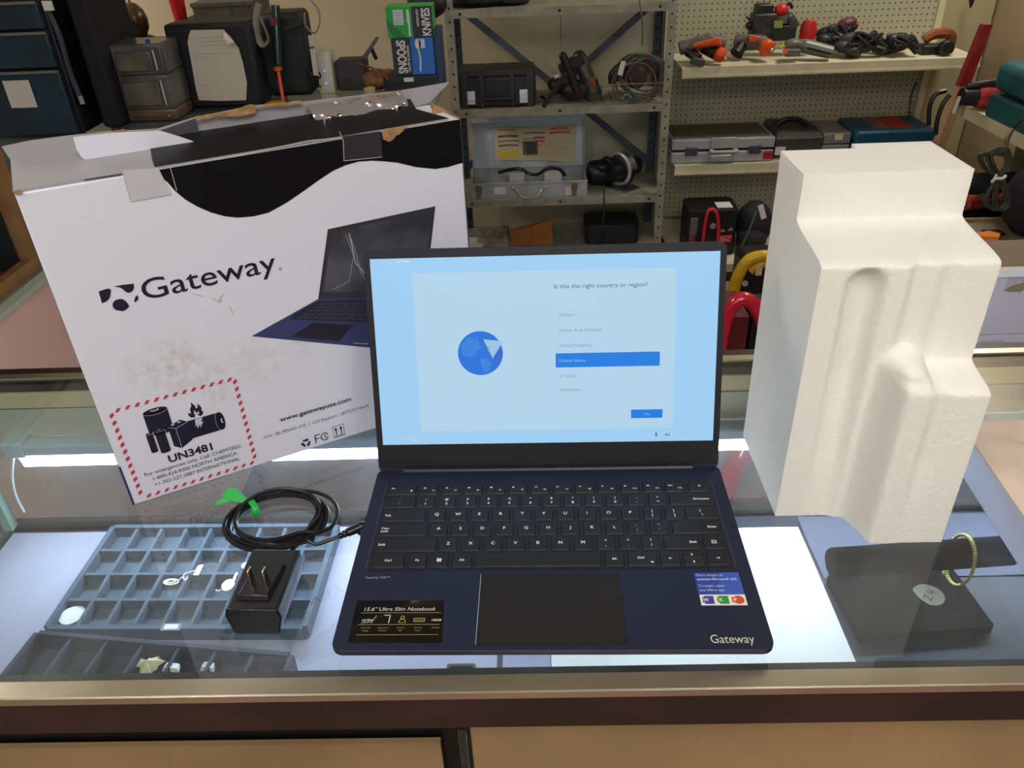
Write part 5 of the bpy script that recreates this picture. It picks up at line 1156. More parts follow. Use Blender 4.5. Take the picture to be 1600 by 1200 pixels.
part('box_lid', MB().hexa([(-w*1.05, -.12, .085), (w*1.05, -.12, .085), (w*1.05, .13, .085), (-w*1.05, .13, .085)], [(-w*.9, -.09, .125), (w*.9, -.09, .115), (w*.9, .12, .115), (-w*.9, .12, .125)]), mat('dark_olive_lid', (64, 62, 52), .5, noise=.15), t, bevel=.006)
part('white_label', MB().box(-w*.98, -w*.55, -.118, -.112, .02, .055), CLBL, t, smooth=False)
part('handle', MB().tube([(-w*.9, -.02, .115), (-w*.5, -.03, .152), (w*.1, -.03, .150), (w*.5, -.02, .118)], .012, smooth=4), BLACK, t)
x0_, x1_ = spanx(1288, 1332, 215, 3.18)
t = thing('small_grey_case', 'small light grey case with a cream sticker between toolbox and teal case', 'tool case', ((x0_+x1_)/2, 3.30, ZB))
w = (x1_-x0_)/2
part('lower_shell', MB().box(-w, w, -.11, .12, .0005, .052), mat('mid_grey_shell', (128, 126, 124), .4), t, bevel=.006)
part('upper_shell', MB().box(-w, w, -.11, .12, .055, .105), mat('mid_grey_shell', (128, 126, 124), .4), t, bevel=.008)
part('cream_sticker', MB().box(-w*.2, w*.35, -.113, -.108, .075, .098), mat('cream_sticker', (214, 204, 160), .6), t, smooth=False)
x0_, x1_ = spanx(1338, 1462, 205, 3.16)
TEAL = mat('teal_blue_plastic', (18, 78, 104), .4, noise=.12, nscale=10)
t = thing('teal_tool_case', 'teal blue tool case with red and white label on its lid', 'tool case', ((x0_+x1_)/2, 3.28, ZB))
w = (x1_-x0_)/2
part('lower_shell', MB().box(-w, w, -.13, .13, .0005, .060), TEAL, t, bevel=.010)
part('upper_shell', MB().box(-w, w, -.13, .13, .064, .118), TEAL, t, bevel=.012)
LFm = Frame((0, 0, .1185), (1, 0, 0), (0, 1, 0))
lb = MB().rect(-w*.42, w*.15, -.08, .10, LFm, 0, 0).rect(-w*.08, w*.50, -.09, .10, LFm, .0003, 1)
for k in range(9): lb.rect(-w*.40, -w*.12, -.075+k*.018, -.069+k*.018, LFm, .0004, 1)
part('lid_label', lb, [mat('brownish_label', (140, 110, 96), .6), mat('dull_red_label', (166, 46, 40), .6)], t, smooth=False)
tag(part('extension_lead', MB().tube([at(1432, 128, 3.44), at(1424, 150, 3.44), at(1420, 182, 3.42)], .004, smooth=5), RUBBER), 'black cable hanging down the pegboard edge behind the teal case', 'cable')
# ---- base shelf
x0_, x1_ = spanx(1072, 1150, 360, 3.0)
t = thing('battery_charger', 'black battery charger with red jumper cable and red badge on the base shelf', 'battery charger', ((x0_+x1_)/2, 3.06, ZC))
w = (x1_-x0_)/2
part('housing', MB().rrect(-w, w, -.08, .10, .03, XY, .0005, .215), BLACK, t, bevel=.020, seg=3)
part('grey_side_panel', MB().box(-w+.012, -w+.045, -.086, -.079, .105, .185), mat('grey_panel', (96, 90, 96), .5), t, bevel=.003)
part('pink_side_panel', MB().box(-w+.012, -w+.040, -.086, -.079, .02, .102), mat('maroon_panel', (116, 44, 66), .5), t, bevel=.003)
CHF = Frame((0, -.0805, 0), (1, 0, 0), (0, 0, 1))
bd = MB().prism([(.028, .060), (.092, .066), (.092, .100), (.030, .098)], CHF, 0, .004, 0)
bd.stroke([(.034, .092), (.090, .096)], .002, CHF, .005, 1).text('TRAC', .036, .070, .018, CHF, .005, 1, width=.05, shear=.3)
part('red_badge', bd, [REDP, mat('pale_badge_ink', (216, 200, 200), .5)], t, smooth=False)
part('chrome_letters', MB().prism([(.035, .115), (.060, .115), (.052, .128), (.042, .126)], CHF, 0, .004).prism([(.068, .118), (.094, .120), (.090, .134), (.076, .130)], CHF, 0, .004), mat('dull_chrome', (180, 180, 176), .3, .6), t, smooth=False)
part('dial', MB().ring(0, .145, .009, .014, CHF, .004).disc(0, .145, .009, fr=CHF, h=.003), mat('dial_grey', (150, 150, 140), .4), t, smooth=False)
part('jumper_cable', MB().tube([(-.040, -.10, .01), (-.041, -.10, .10), (-.036, -.10, .195), (-.022, -.095, .228), (.004, -.10, .215), (.022, -.10, .15), (.028, -.10, .02)], .008, smooth=6), mat('red_cable', (190, 30, 52), .4), t)
part('white_card', MB().box(.022, .090, -.05, .02, .2155, .219), CLBL, t)
t = thing('black_duffel', 'black cloth bag with a hanging white tag beside the battery charger', 'bag', (at(1170, 380, 3.05).x, 3.08, ZC))
bx = at(1182, 365, 3.05).x
part('bag_body', MB().ball((bx-.01, 3.08, ZC+.11), (.085, .09, .109)).ball((bx-.03, 3.02, ZC+.06), (.07, .07, .055)), mat('black_canvas', (26, 25, 30), .8, bump=.6, bscale=30), t, world=True)
part('strap', MB().tube([(bx-.03, 3.0, ZC+.20), (bx-.06, 2.97, ZC+.12), (bx-.09, 2.96, ZC+.04)], .004, smooth=5), mat('olive_strap', (84, 92, 74), .7), t, world=True)
part('white_tag', MB().box(-.012, .012, -.001, .001, -.034, .034, 0, Matrix.Translation(at(1191, 331, 2.97)) @ Matrix.Rotation(radians(-20), 4, 'Y')), WHITEPAPER, t, world=True, smooth=False)
# ---- floor things behind the counter
YEL = mat('yellow_tool_plastic', (220, 170, 22), .35, noise=.08)
t = thing('yellow_chainsaw', 'yellow and black power tool with a curved handle and a paper tag', 'power tool', (at(1178, 470, 2.45).x, 2.50, FLOORZ))
Q = lambda px, py, Y=2.45: at(px, py, Y)
part('curved_handle', MB().tube([Q(1146, 520), Q(1146, 470), Q(1152, 435), Q(1168, 408), Q(1192, 400), Q(1230, 402)], .024, smooth=6, n=12), YEL, t, world=True)
part('shroud', MB().tube([Q(1172, 424), Q(1190, 412), Q(1226, 412)], .018, smooth=5), YEL, t, world=True)
part('engine_block', MB().box(-.085, .13, -.06, .08, 0, .30, 0, Matrix.Translation((Q(1180, 450).x+.02, 2.51, FLOORZ+.0005))), BLACK, t, world=True, bevel=.02)
part('round_cap', MB().cyl(Q(1164, 443, 2.44), Q(1164, 443, 2.42), .012), mat('mauve_cap', (130, 110, 120), .4), t, world=True)
part('paper_tag', MB().prism([(-.012, -.022), (.012, -.022), (.012, .010), (.004, .020), (-.004, .020), (-.012, .010)], Frame(Q(1186, 422, 2.38), (1, 0, 0), (0, 0, 1)), 0, .001), mat('tan_tag', (220, 184, 140), .7), t, world=True, smooth=False)
t = thing('red_handled_tool', 'dark red box shaped machine with a thick glossy red hoop handle', 'power tool', (at(1155, 530, 2.0).x, 2.0, FLOORZ))
Q2 = lambda px, py, Y=1.85: at(px, py, Y)
RGL = mat('glossy_red_handle', (206, 28, 52), .2, coat=.5)
part('hoop_handle', MB().tube([Q2(1112, 640), Q2(1122, 560), Q2(1134, 500), Q2(1150, 472), Q2(1168, 468), Q2(1186, 488), Q2(1204, 540), Q2(1222, 600)], .023, smooth=7, n=14), RGL, t, world=True)
part('red_hose', MB().tube([Q2(1216, 600), at(1205, 640, 1.7), at(1180, 680, 1.5), at(1152, 722, 1.38), at(1128, 775, 1.28), at(1100, 800, 1.25)], .030, smooth=6, n=12), RGL, t, world=True)
part('machine_body', MB().box(-.07, .06, .0, .2, .0005, .0, 0, Matrix.Translation((Q2(1150, 530).x, 1.9, FLOORZ+.001))).box(-.085, .045, 0, .2, .002, .32, 0, Matrix.Translation((Q2(1155, 530).x, 1.92, FLOORZ))), mat('maroon_machine', (108, 34, 36), .5, noise=.15), t, world=True, bevel=.008)
part('black_engine', MB().box(.0, .16, 0, .2, .002, .31, 0, Matrix.Translation((Q2(1182, 530).x, 1.92, FLOORZ))), mat('black_cast_engine', (30, 28, 32), .5, noise=.4, nscale=60), t, world=True, bevel=.01)

#SECTION_LEFT
# ================================================================== counters across the aisle, left
WOOD = mat('warm_brown_wood', (150, 108, 66), .5, noise=.2, nscale=14)
lc = thing('glass_counter', 'side counter with green edged glass top and pinkish glossy front at the left', 'counter', (-1.3, 1.1, FLOORZ))
part('glass_top', MB().box(-1.75, -.862, .53, 1.80, -.006, 0), sheetglass('aisle_glass', (.85, .93, .9), haze=.05), lc, world=True, smooth=False)
part('glass_edge', MB().box(-.862, -.842, .53, 1.80, -.008, 0), mat('sage_glass_edge', (158, 166, 148), .25), lc, world=True, smooth=False)
part('counter_front', MB().box(-.866, -.850, .53, 1.80, -.90, -.008), mat('pinkish_glossy_laminate', (220, 176, 162), .22, noise=.08, nscale=3), lc, world=True, smooth=False)
part('counter_body', MB().box(-1.74, -.868, .55, 1.79, FLOORZ, -.30), mat('dark_counter_wood', (66, 46, 34), .6), lc, world=True, smooth=False)
bc = thing('glass_counter', 'glass topped counter across the aisle carrying the router and utensil boxes', 'counter', (-1.1, 2.1, FLOORZ))
part('glass_top', MB().box(-1.75, -.275, 1.81, 2.31, -.006, 0), sheetglass('aisle_glass2', (.80, .88, .88), haze=.10), bc, world=True, smooth=False)
part('glass_edge', MB().box(-1.75, -.275, 2.305, 2.314, -.012, .004), mat('pale_blue_glass_edge', (150, 186, 196), .2), bc, world=True, smooth=False)
part('counter_body', MB().box(-1.74, -.285, 1.83, 2.29, FLOORZ, -.12).box(-1.74, -.285, 1.815, 1.83, -.9, -.01), mat('dark_counter_wood', (66, 46, 34), .6), bc, world=True, smooth=False)
# small wooden case standing on the side counter
wc = thing('wooden_case', 'brown wooden framed case on the side counter holding dark odds and ends', 'case', (-1.1, .66, .0005))
fr_ = MB()
xf = -.872
for (y0, y1, z0, z1) in ((.40, .87, .0005, .022), (.40, .87, .192, .215), (.840, .87, .022, .192), (.40, .43, .030, .188)): fr_.box(xf-.018, xf, y0, y1, z0, z1)
part('interior_shade', MB().box(-1.385, xf-.019, .832, .839, .006, .204).box(-1.384, -1.378, .43, .832, .006, .204).box(-1.384, xf-.019, .43, .832, .2, .2045), mat('black_interior_shade', (14, 12, 12), .8), wc, world=True, smooth=False)  # black sheets stand in for the unlit inside of the case
fr_.box(-1.40, xf-.018, .84, .87, .0005, .215).box(-1.40, xf, .40, .87, .205, .215).box(-1.40, -1.385, .40, .87, .0005, .205)
part('wooden_frame', fr_, WOOD, wc, world=True, smooth=False)
part('case_floor', MB().box(-1.385, xf-.018, .43, .84, .0005, .006), mat('rusty_brown_lining', (92, 62, 38), .9, noise=.4, nscale=25), wc, world=True, smooth=False)
for i, (x, y, z, r, c, nm, lab) in enumerate(((-.98, .70, .055, (.05, .05, .045), (58, 70, 64), 'grey_green_pouch', 'grey green pouch inside the wooden case'), (-1.02, .62, .035, (.045, .04, .03), (44, 48, 100), 'dark_blue_pouch', 'dark blue pouch at the front inside the wooden case'), (-1.04, .76, .10, (.045, .04, .04), (170, 52, 30), 'red_orange_ball', 'red orange bundle at the back of the wooden case'), (-.95, .56, .026, (.035, .03, .02), (120, 96, 66), 'tan_lump', 'tan crumpled lump near the opening of the wooden case'))):
    tag(part(nm, MB().ball((x, y, z+.008), r), mat('m_'+nm, c, .8, noise=.5, nscale=40, bump=.8, bscale=40)), lab, 'pouch')
def boxpx(px0, px1, pyt, Y, depth, pym, z0=.0006):
    a = at(px0, pym, Y); b = at(px1, pym, Y); return a.x, b.x, z0, at((px0+px1)/2, pyt, Y).z
# teal drawers
x0, x1, z0, z1 = boxpx(-60, 95, -60, 1.78, .3, 110)
dt = thing('teal_drawer_unit', 'dark teal storage drawers in a black frame at the far left with a white note', 'drawers', ((x0+x1)/2, 1.93, 0))
TD = mat('dark_teal_drawer', (14, 48, 66), .4, noise=.3, nscale=8); part('frame', MB().box(x0, x1+.006, 1.79, 2.1, z0, z1), mat('near_black_frame', (12, 12, 16), .5), dt, world=True, bevel=.004)
for (ya, yb) in ((4, 46), (52, 107), (113, 215)):
    za, zb_ = at(40, ya, 1.775).z, max(.004, at(40, yb, 1.775).z)
    d_ = part('drawer', MB().box(x0+.006, x1-.004, 1.772, 1.79, zb_, za), TD, dt, world=True, bevel=.003)
    part('drawer_lip', MB().box(x0+.006, x1-.004, 1.764, 1.774, za-.003, za+.003), mat('grey_lip', (104, 108, 104), .35), d_, world=True, smooth=False)
a, b = at(2, 127, 1.765), at(58, 168, 1.765)
part('white_note', MB().box(a.x, b.x, 1.768, 1.770, max(b.z, .006), a.z), mat('note_paper', (206, 198, 190), .8), dt, world=True, smooth=False)
# black bags/amp between
def blackbox(name, label, cat, px0, px1, pyt, Y, depth, pym, m=BLACK, bev=.01):
    x0, x1, z0, z1 = boxpx(px0, px1, pyt, Y, depth, pym)
    t = thing(name, label, cat, ((x0+x1)/2, Y+depth/2, 0)); part('body', MB().box(x0, x1, Y, Y+depth, z0, z1), m, t, world=True, bevel=bev); return t, x0, x1, z1
PURP = mat('purple_black_cloth', (22, 18, 32), .8, noise=.6, nscale=30, bump=.4, bscale=60)
t, x0, x1, z1 = blackbox('black_case', 'tall black case standing between teal drawers and clear drawers', 'case', 125, 156, -80, 1.84, .24, 80, PURP)
part('zip_strip', MB().tube([at(66, 0, 1.80), at(92, 55, 1.80), at(108, 110, 1.80), at(128, 160, 1.80)], .008, smooth=4), mat('slate_piping', (40, 44, 60), .5), t, world=True)
part('metal_catch', MB().box(-.006, .006, -.003, .003, -.011, .011, 0, Matrix.Translation(at(128, 156, 1.79))), CHROME, t, world=True)
part('white_patch', MB().box(-.012, .012, -.003, .003, -.011, .011, 0, Matrix.Translation(at(75, 9, 1.78))), CLBL, t, world=True)
# clear drawers
CLR = mat('smoky_clear_plastic', (92, 92, 90), .25, noise=.25, nscale=10, alpha=1.0)
t = thing('clear_drawer_tower', 'stack of three smoky clear plastic drawers left of the papered cabinet', 'drawers', (at(222, 140, 1.92).x, 2.0, 0))
for (ya, yb, xa, xb, lab) in ((71, 117, 172, 256, 'smoky_clear_plastic'), (119, 171, 178, 266, 'smoky_clear_plastic'), (173, 222, 184, 272, 'brown_clear_plastic')):
    a, b = at(xa, ya, 1.90), at(xb, yb, 1.90); zz = max(.001, b.z)
    xl = at(172, 120, 1.90).x; xr = at(262, 120, 1.90).x
    m_ = CLR if 'smoky' in lab else mat('brown_clear_plastic', (112, 92, 76), .25, noise=.2, nscale=10)
    d_ = part('drawer', MB().box(xl, xr, 1.90, 2.03, zz, a.z), m_, t, world=True, bevel=.006)
    part('drawer_pull', MB().box(xl+.03, xr-.03, 1.893, 1.902, zz+.012, a.z-.018), mat('drawer_inner', (104, 98, 84), .35, noise=.3, nscale=14), d_, world=True, bevel=.003)
    part('highlight_strip', MB().box(xr-.022, xr-.019, 1.892, 1.895, zz+.014, a.z-.015), mat('painted_drawer_highlight', (200, 198, 190), .2), d_, world=True, smooth=False)  # thin pale strip paints the highlight on the clear plastic
tag(part('blue_bottle_cap', MB().lathe([(0, 0), (.006, 0), (.006, .008), (0, .008)], (at(234, 76, 1.94).x, 1.94, at(234, 69, 1.90).z+.0005)), mat('blue_cap', (40, 80, 190), .3)), 'tiny blue cap on top of the clear drawers', 'cap')
tag(part('striped_booklet', MB().box(at(170, 150, 1.88).x-.028, at(170, 150, 1.88).x-.002, 1.885, 1.89, .0006, at(175, 130, 1.88).z), mat('olive_yellow_cover', (150, 146, 96), .6, noise=.5, nscale=60)), 'yellowish booklet edge beside the clear drawers', 'booklet')
# brass bell ornament high behind
t = thing('bell_ornament', 'brown egg shaped lamp like ornament on a dark foot above the clear drawers', 'ornament', (at(216, 60, 2.5).x, 2.5, at(216, 62, 2.5).z))
c0 = at(218, 62, 2.5)
part('shade', MB().lathe([(0, 0), (.028, 0), (.042, .024), (.044, .052), (.037, .08), (.018, .10), (.005, .106), (0, .107)], c0+Vector((0, 0, .012)), (0, 0, 1)), mat('brown_metal_ornament', (120, 96, 66), .3, .5, noise=.2, nscale=20), t, world=True)
part('foot', MB().lathe([(0, -.025), (.06, -.022), (.065, .0), (.04, .012), (0, .012)], c0, (0, 0, 1)), BLACK, t, world=True)
part('cord', MB().tube([c0+Vector((0, 0, .115)), c0+Vector((-.004, 0, .22))], .003), RUBBER, t, world=True)
zs_ = c0.z-.026
tag(part('dark_cabinet', MB().box(at(150, 60, 2.5).x, at(400, 60, 2.5).x, 2.42, 2.75, FLOORZ, zs_), mat('black_cabinet_wood', (18, 16, 18), .5)), 'dark cabinet behind the left counter carrying the bell ornament', 'cabinet')
zr_ = at(330, 36, 2.46).z
tag(part('dark_riser', MB().box(at(262, 40, 2.45).x, at(399, 40, 2.45).x, 2.45, 2.74, zs_+.0005, zr_), mat('black_cabinet_wood', (18, 16, 18), .5), bevel=.002), 'dark riser on the rear cabinet behind the papered speaker', 'riser')
tag(part('red_cup', MB().lathe([(0, 0), (.020, 0), (.026, .075), (.024, .076), (.018, .006), (0, .006)], (at(282, 27, 2.50).x, 2.50, zr_+.0005), (0, 0, 1)), REDP), 'glossy red plastic cup on the dark cabinet at upper left', 'cup')
t, x0, x1, z1 = blackbox('black_speaker', 'big black cabinet with a curled white notice taped on its front', 'cabinet', 268, 400, 36, 2.04, .11, 100, mat('deep_black_panel', (14, 13, 18), .6, noise=.3, nscale=30))
# curled notice
nm = MB(); nu = 14; nv = 14; Aq = [at(292, 50, 2.0), at(362, 46, 2.0), at(384, 158, 2.0), at(309, 158, 2.0)]
out = [(at(px, py, 2.02).x, at(px, py, 2.02).z) for px, py in ((296, 48), (347, 47), (358, 58), (371, 76), (378, 100), (384, 130), (383, 158), (345, 159), (309, 158), (304, 140), (298, 105), (291, 68), (293, 55))]
nm.prism(out, Frame((0, 2.032, 0), (1, 0, 0), (0, 0, 1)), 0, .001, 0)
nf = Frame((0, 2.0305, 0), (1, 0, 0), (0, 0, 1))
def tl(px0, py0, px1, py1, s_):
    a, b = at(px0, py0, 2.03), at(px1, py1, 2.03); nm.text(s_, a.x, a.z, .0035, nf, 0, 1, width=b.x-a.x)
tl(303, 61, 349, 61, 'ALL SALES ARE FINAL ON'); tl(305, 67, 352, 67, 'ITEMS UNLESS MARKED'); tl(322, 72, 344, 72, 'OTHERWISE'); tl(305, 86, 362, 86, 'no refunds without a receipt'); tl(306, 91, 322, 91, 'thank you'); tl(314, 135, 328, 135, 'signed')
part('notice', nm, [mat('cream_notice', (208, 196, 176), .75), mat('faint_grey_ink', (140, 132, 124), .7)], t, world=True, fix=False, smooth=False)
part('curled_corner', MB().add([at(349, 48, 2.0), at(366, 66, 2.0), at(355, 70, 1.99), at(350, 60, 1.985)], [(0, 1, 2, 3), (3, 2, 1, 0)]), mat('cream_notice_back', (222, 212, 196), .7), t, world=True, smooth=False)
tag(part('grey_box', MB().box(at(302, 20, 2.48).x, at(394, 20, 2.48).x, 2.48, 2.70, zr_+.0005, at(340, 10, 2.48).z).box(at(302, 20, 2.48).x-.004, at(394, 20, 2.48).x+.004, 2.475, 2.70, at(340, 10, 2.48).z, at(340, 4, 2.48).z), mat('dusty_grey_box', (92, 86, 72), .6, noise=.2)), 'dusty grey lidded box beside the red cup', 'box')
# strapped bag with tools
t, x0, x1, z1 = blackbox('strapped_bag', 'dark upright bag with grey webbing straps and a white strip, left of the router', 'bag', 408, 478, 20, 2.165, .12, 80, mat('dark_green_black', (26, 30, 28), .6, noise=.6, nscale=25, bump=.5, bscale=30), .015)
WEB = mat('grey_webbing', (138, 132, 118), .7)
part('strap', MB().tube([at(404, 5, 2.10), at(400, 30, 2.09), at(402, 55, 2.09), at(410, 70, 2.09), at(419, 62, 2.09), at(412, 40, 2.10), at(405, 22, 2.10)], .010, smooth=5, flat=.25), WEB, t, world=True)
part('strap', MB().tube([at(486, 0, 2.12), at(498, 18, 2.12), at(499, 38, 2.12), at(491, 52, 2.12), at(478, 40, 2.12), at(476, 20, 2.12)], .008, smooth=5, flat=.3), WEB, t, world=True)
part('metal_tube', MB().cyl(at(430, 8, 2.12), at(436, 120, 2.12), .013).cyl(at(447, 45, 2.12), at(478, 36, 2.12), .006), mat('dark_chrome_tube', (70, 90, 84), .2, .8), t, world=True)
part('red_buckle', MB().box(-.010, .010, -.004, .004, -.010, .010, 0, Matrix.Translation(at(428, 34, 2.10))), mat('dark_red_buckle', (110, 30, 34), .5), t, world=True)
part('white_strip', MB().add([], []).hexa([at(490, 118, 2.13), at(498, 118, 2.13), at(498, 118, 2.135), at(490, 118, 2.135)], [at(481, 55, 2.13), at(488, 55, 2.13), at(488, 55, 2.135), at(481, 55, 2.135)]), mat('white_strip', (198, 190, 170), .6), t, world=True, fix=True, smooth=False)
part('blue_mark', MB().hexa([at(483.5, 76, 2.127), at(491, 75, 2.127), at(491, 75, 2.129), at(483.5, 76, 2.129)], [at(483.5, 73, 2.127), at(491, 72, 2.127), at(491, 72, 2.129), at(483.5, 73, 2.129)]), mat('blue_mark', (40, 70, 180), .5), t, world=True, fix=True, smooth=False)
t = thing('orange_screwdriver', 'orange handled screwdriver leaning on the strapped bag', 'screwdriver', (at(436, 150, 2.09).x, 2.09, .001))
part('handle_cap', MB().ball(at(434, 108, 2.09), (.014, .012, .008)), ORG, t, world=True)
part('shaft', MB().cyl(at(434, 108, 2.09), at(443, 160, 2.05), .0055), mat('orange_red_shaft', (214, 74, 46), .4), t, world=True)
c = at(430, 157, 2.02); tag(part('yellow_tape_roll', MB().lathe([(.012, 0), (.030, 0), (.030, .014), (.012, .014), (.012, 0)], (c.x, 2.02, .0006), (0, 0, 1)), YEL), 'yellow tape roll on the glass below the orange screwdriver', 'tape')
# router
x0, x1 = at(499, 120, 2.2).x, at(521, 120, 2.2).x; zt = at(505, 81, 2.2).z
t = thing('router', 'slim white upright router with two small blue lights', 'router', ((x0+x1)/2, 2.22, 0.0005))
part('housing', MB().rrect(x0, x1, 2.195, 2.31-.02, .006, XY, .0008, zt), mat('white_router_plastic', (214, 208, 190), .35), t, world=True, bevel=.006, seg=3)
part('face_strip', MB().rrect(x0+.006, x1-.008, .012, zt-.012, .004, Frame((0, 2.1945, 0), (1, 0, 0), (0, 0, 1)), 0, .001), mat('router_face', (222, 216, 200), .3), t, world=True)
for z_ in (.068, .030): part('status_light', MB().disc((x0+x1)/2-.002, z_, .0030, fr=Frame((0, 2.1925, 0), (1, 0, 0), (0, 0, 1))), emat('blue_led_soft', (60, 130, 255), 2.0), t, world=True, smooth=False)
# utensil boxes on a ribbed black tray
x0, x1 = at(600, 120, 2.2).x, at(684, 120, 2.2).x
t = thing('ribbed_tray', 'ribbed black organiser under the utensil boxes', 'organiser', ((x0+x1)/2, 2.24, .0006))
mb = MB().box(x0, x1, 2.18, 2.29, .0008, .046)
for k in range(26): mb.box(x0+(x1-x0)*k/26+.001, x0+(x1-x0)*k/26+.004, 2.176, 2.18, .012, .042)
part('body', mb, mat('ribbed_black', (34, 36, 44), .5), t, world=True, smooth=False)
part('front_label', MB().box(x0+.066, x0+.096, 2.173, 2.176, .030, .042), CLBL, t, world=True, smooth=False)
KF = lambda Y: Frame((0, Y, 0), (1, 0, 0), (0, 0, 1))
def vtext(mb, s_, xr, zb_, cap, length, fr, mi, down=False):
    f2 = Frame(fr(xr, zb_), fr.uy, -fr.ux, fr.n) if not down else Frame(fr(xr, zb_), -fr.uy, fr.ux, fr.n)
    mb.text(s_, 0, 0, cap, f2, 0, mi, width=length, bold=.03)
BBK = mat('black_carton_print', (30, 28, 34), .45); BWT = mat('white_carton_lettering', (216, 212, 206), .5)
Yb = 2.185
za, zb_ = .0475, at(645, 59, Yb).z
xa, xb, xm = at(613, 85, Yb).x, at(678, 85, Yb).x, at(643, 85, Yb).x
t = thing('spoons_box', 'black and blue carton printed SPOONS on the ribbed organiser', 'box', ((xa+xb)/2, 2.23, .047))
part('carton', MB().box(xa, xb, Yb, Yb+.09, za, zb_), mat('blue_carton', (20, 104, 190), .45), t, world=True, bevel=.001)
f = KF(Yb-.0006); mb = MB().rect(xa, xm, za+.0005, zb_-.0005, f, 0, 0)
vtext(mb, 'SPOONS', xa+.016, zb_-.006, .026, zb_-za-.012, Frame(f(0, 0, .0004), f.ux, f.uy), 1, down=True)
vtext(mb, 'WHITE PLASTIC', xa+.046, zb_-.020-.0, .007, zb_-za-.03, Frame(f(0, 0, .0004), f.ux, f.uy), 1, down=True)
sx = (xm+xb)/2-.012; mb.disc(sx, zb_-.018, .009, .015, f, .0004, 1).stroke([(sx, zb_-.03), (sx+.004, zb_-.060), (sx+.001, za+.010)], .005, f, .0004, 1)
mb.rect(xm+.026, xm+.044, zb_-.030, zb_-.004, f, .0004, 2)
part('front_print', mb, [BBK, BWT, mat('pale_sticker', (200, 206, 214), .5)], t, world=True, smooth=False)
za, zt2 = zb_+.0008, at(640, 10, Yb).z
xa, xb, xm = at(604, 35, Yb).x, at(676, 35, Yb).x, at(644, 35, Yb).x
t = thing('knives_box', 'green and black carton printed KNIVES stacked on the spoons carton', 'box', ((xa+xb)/2, 2.23, za))
part('carton', MB().box(xa, xb, Yb, Yb+.09, za, zt2), mat('green_carton', (28, 162, 60), .45), t, world=True, bevel=.001)
mb = MB().rect(xm, xb, za+.0005, zt2-.0005, f, 0, 0)
f3 = Frame(f(0, 0, .0004), f.ux, f.uy)
vtext(mb, 'KNIVES', xb-.008, za+.004, .024, zt2-za-.010, f3, 1)
vtext(mb, 'WHITE PLASTIC', xb-.042, za+.030, .006, zt2-za-.038, f3, 1)
mb.rect(xm-.056, xm-.026, zt2-.050, zt2-.008, f, .0004, 2).stroke([(xm-.010, za+.004), (xm-.010, zt2-.045)], .006, f, .0004, 1).poly([(xm-.016, zt2-.045), (xm-.006, zt2-.045), (xm-.008, zt2-.010), (xm-.014, zt2-.006)], f, .0004, 1)
mb.poly([(xa, za+.03), (xa, zt2-.03), (xm-.02, za+.0005), (xa+.02, za+.0005)][::-1], f, .0002, 3)
for k in range(5): mb.stroke([(xm-.052, zt2-.016-.007*k), (xm-.032, zt2-.016-.007*k)], .0016, f, .0006, 4)
part('front_print', mb, [BBK, BWT, mat('pale_sticker', (200, 206, 214), .5), mat('dark_green_panel', (18, 120, 48), .45), mat('dim_green_ink', (90, 140, 100), .5)], t, world=True, smooth=False)
tag(part('navy_binder', MB().box(at(681, 80, 2.24).x, at(692, 80, 2.24).x, 2.2, 2.29, .0008, at(685, 42, 2.24).z), mat('navy_binder_cover', (36, 58, 88), .5), bevel=.002), 'narrow navy binder standing at the right of the utensil boxes', 'binder')
# black stand, gadget, paper bag, wires
t = thing('tablet_stand', 'black angled stand leaning behind the router', 'stand', (at(560, 110, 2.26).x, 2.26, .001))
part('arm', MB().hexa([at(563, 93, 2.24), at(570, 96, 2.24), at(570, 96, 2.25), at(563, 93, 2.25)], [at(587, 58, 2.26), at(593, 58, 2.26), at(593, 58, 2.27), at(587, 58, 2.27)]), BLACK, t, world=True, fix=True, bevel=.001)
part('leg', MB().cyl(at(580, 75, 2.27), at(588, 92, 2.28), .006), BLACK, t, world=True)
part('base', MB().box(at(527, 110, 2.24).x, at(572, 110, 2.24).x, 2.22, 2.30, .0008, at(545, 95, 2.22).z), mat('charcoal_box', (48, 44, 46), .5), t, world=True, bevel=.004)
c = at(580, 105, 2.2)
tag(part('brown_paper_bag', MB().ball((c.x+.012, 2.22, .032), (.052, .05, .031)).ball((c.x+.045, 2.24, .03), (.03, .04, .029)), mat('tan_crumpled_paper', (160, 112, 62), .7, noise=.3, nscale=30, bump=1.0, bscale=30)), 'crumpled tan paper bag between the router and utensil boxes', 'bag')
c = at(575, 122, 2.14)
tag(part('cream_mug', MB().lathe([(0, 0), (.016, 0), (.018, .022), (.016, .022), (.014, .003), (0, .003)], (c.x, 2.14, .0008), (0, 0, 1)), mat('cream_glaze', (196, 186, 140), .4)), 'small cream cup lying in front of the tan paper bag', 'cup')
tag(part('red_wire', MB().tube([at(560, 100, 2.16), at(585, 108, 2.14), at(596, 122, 2.12), at(592, 108, 2.13), at(606, 124, 2.12)], .003, smooth=6), mat('dark_red_wire', (120, 50, 34), .4)), 'dark red wire looping in front of the utensil boxes', 'wire')
tag(part('black_wires', MB().tube([at(478, 128, 2.14), at(500, 121, 2.14), at(496, 112, 2.16), at(486, 116, 2.16), at(494, 128, 2.15)], .003, smooth=6), RUBBER), 'black wires curling left of the router', 'wire')

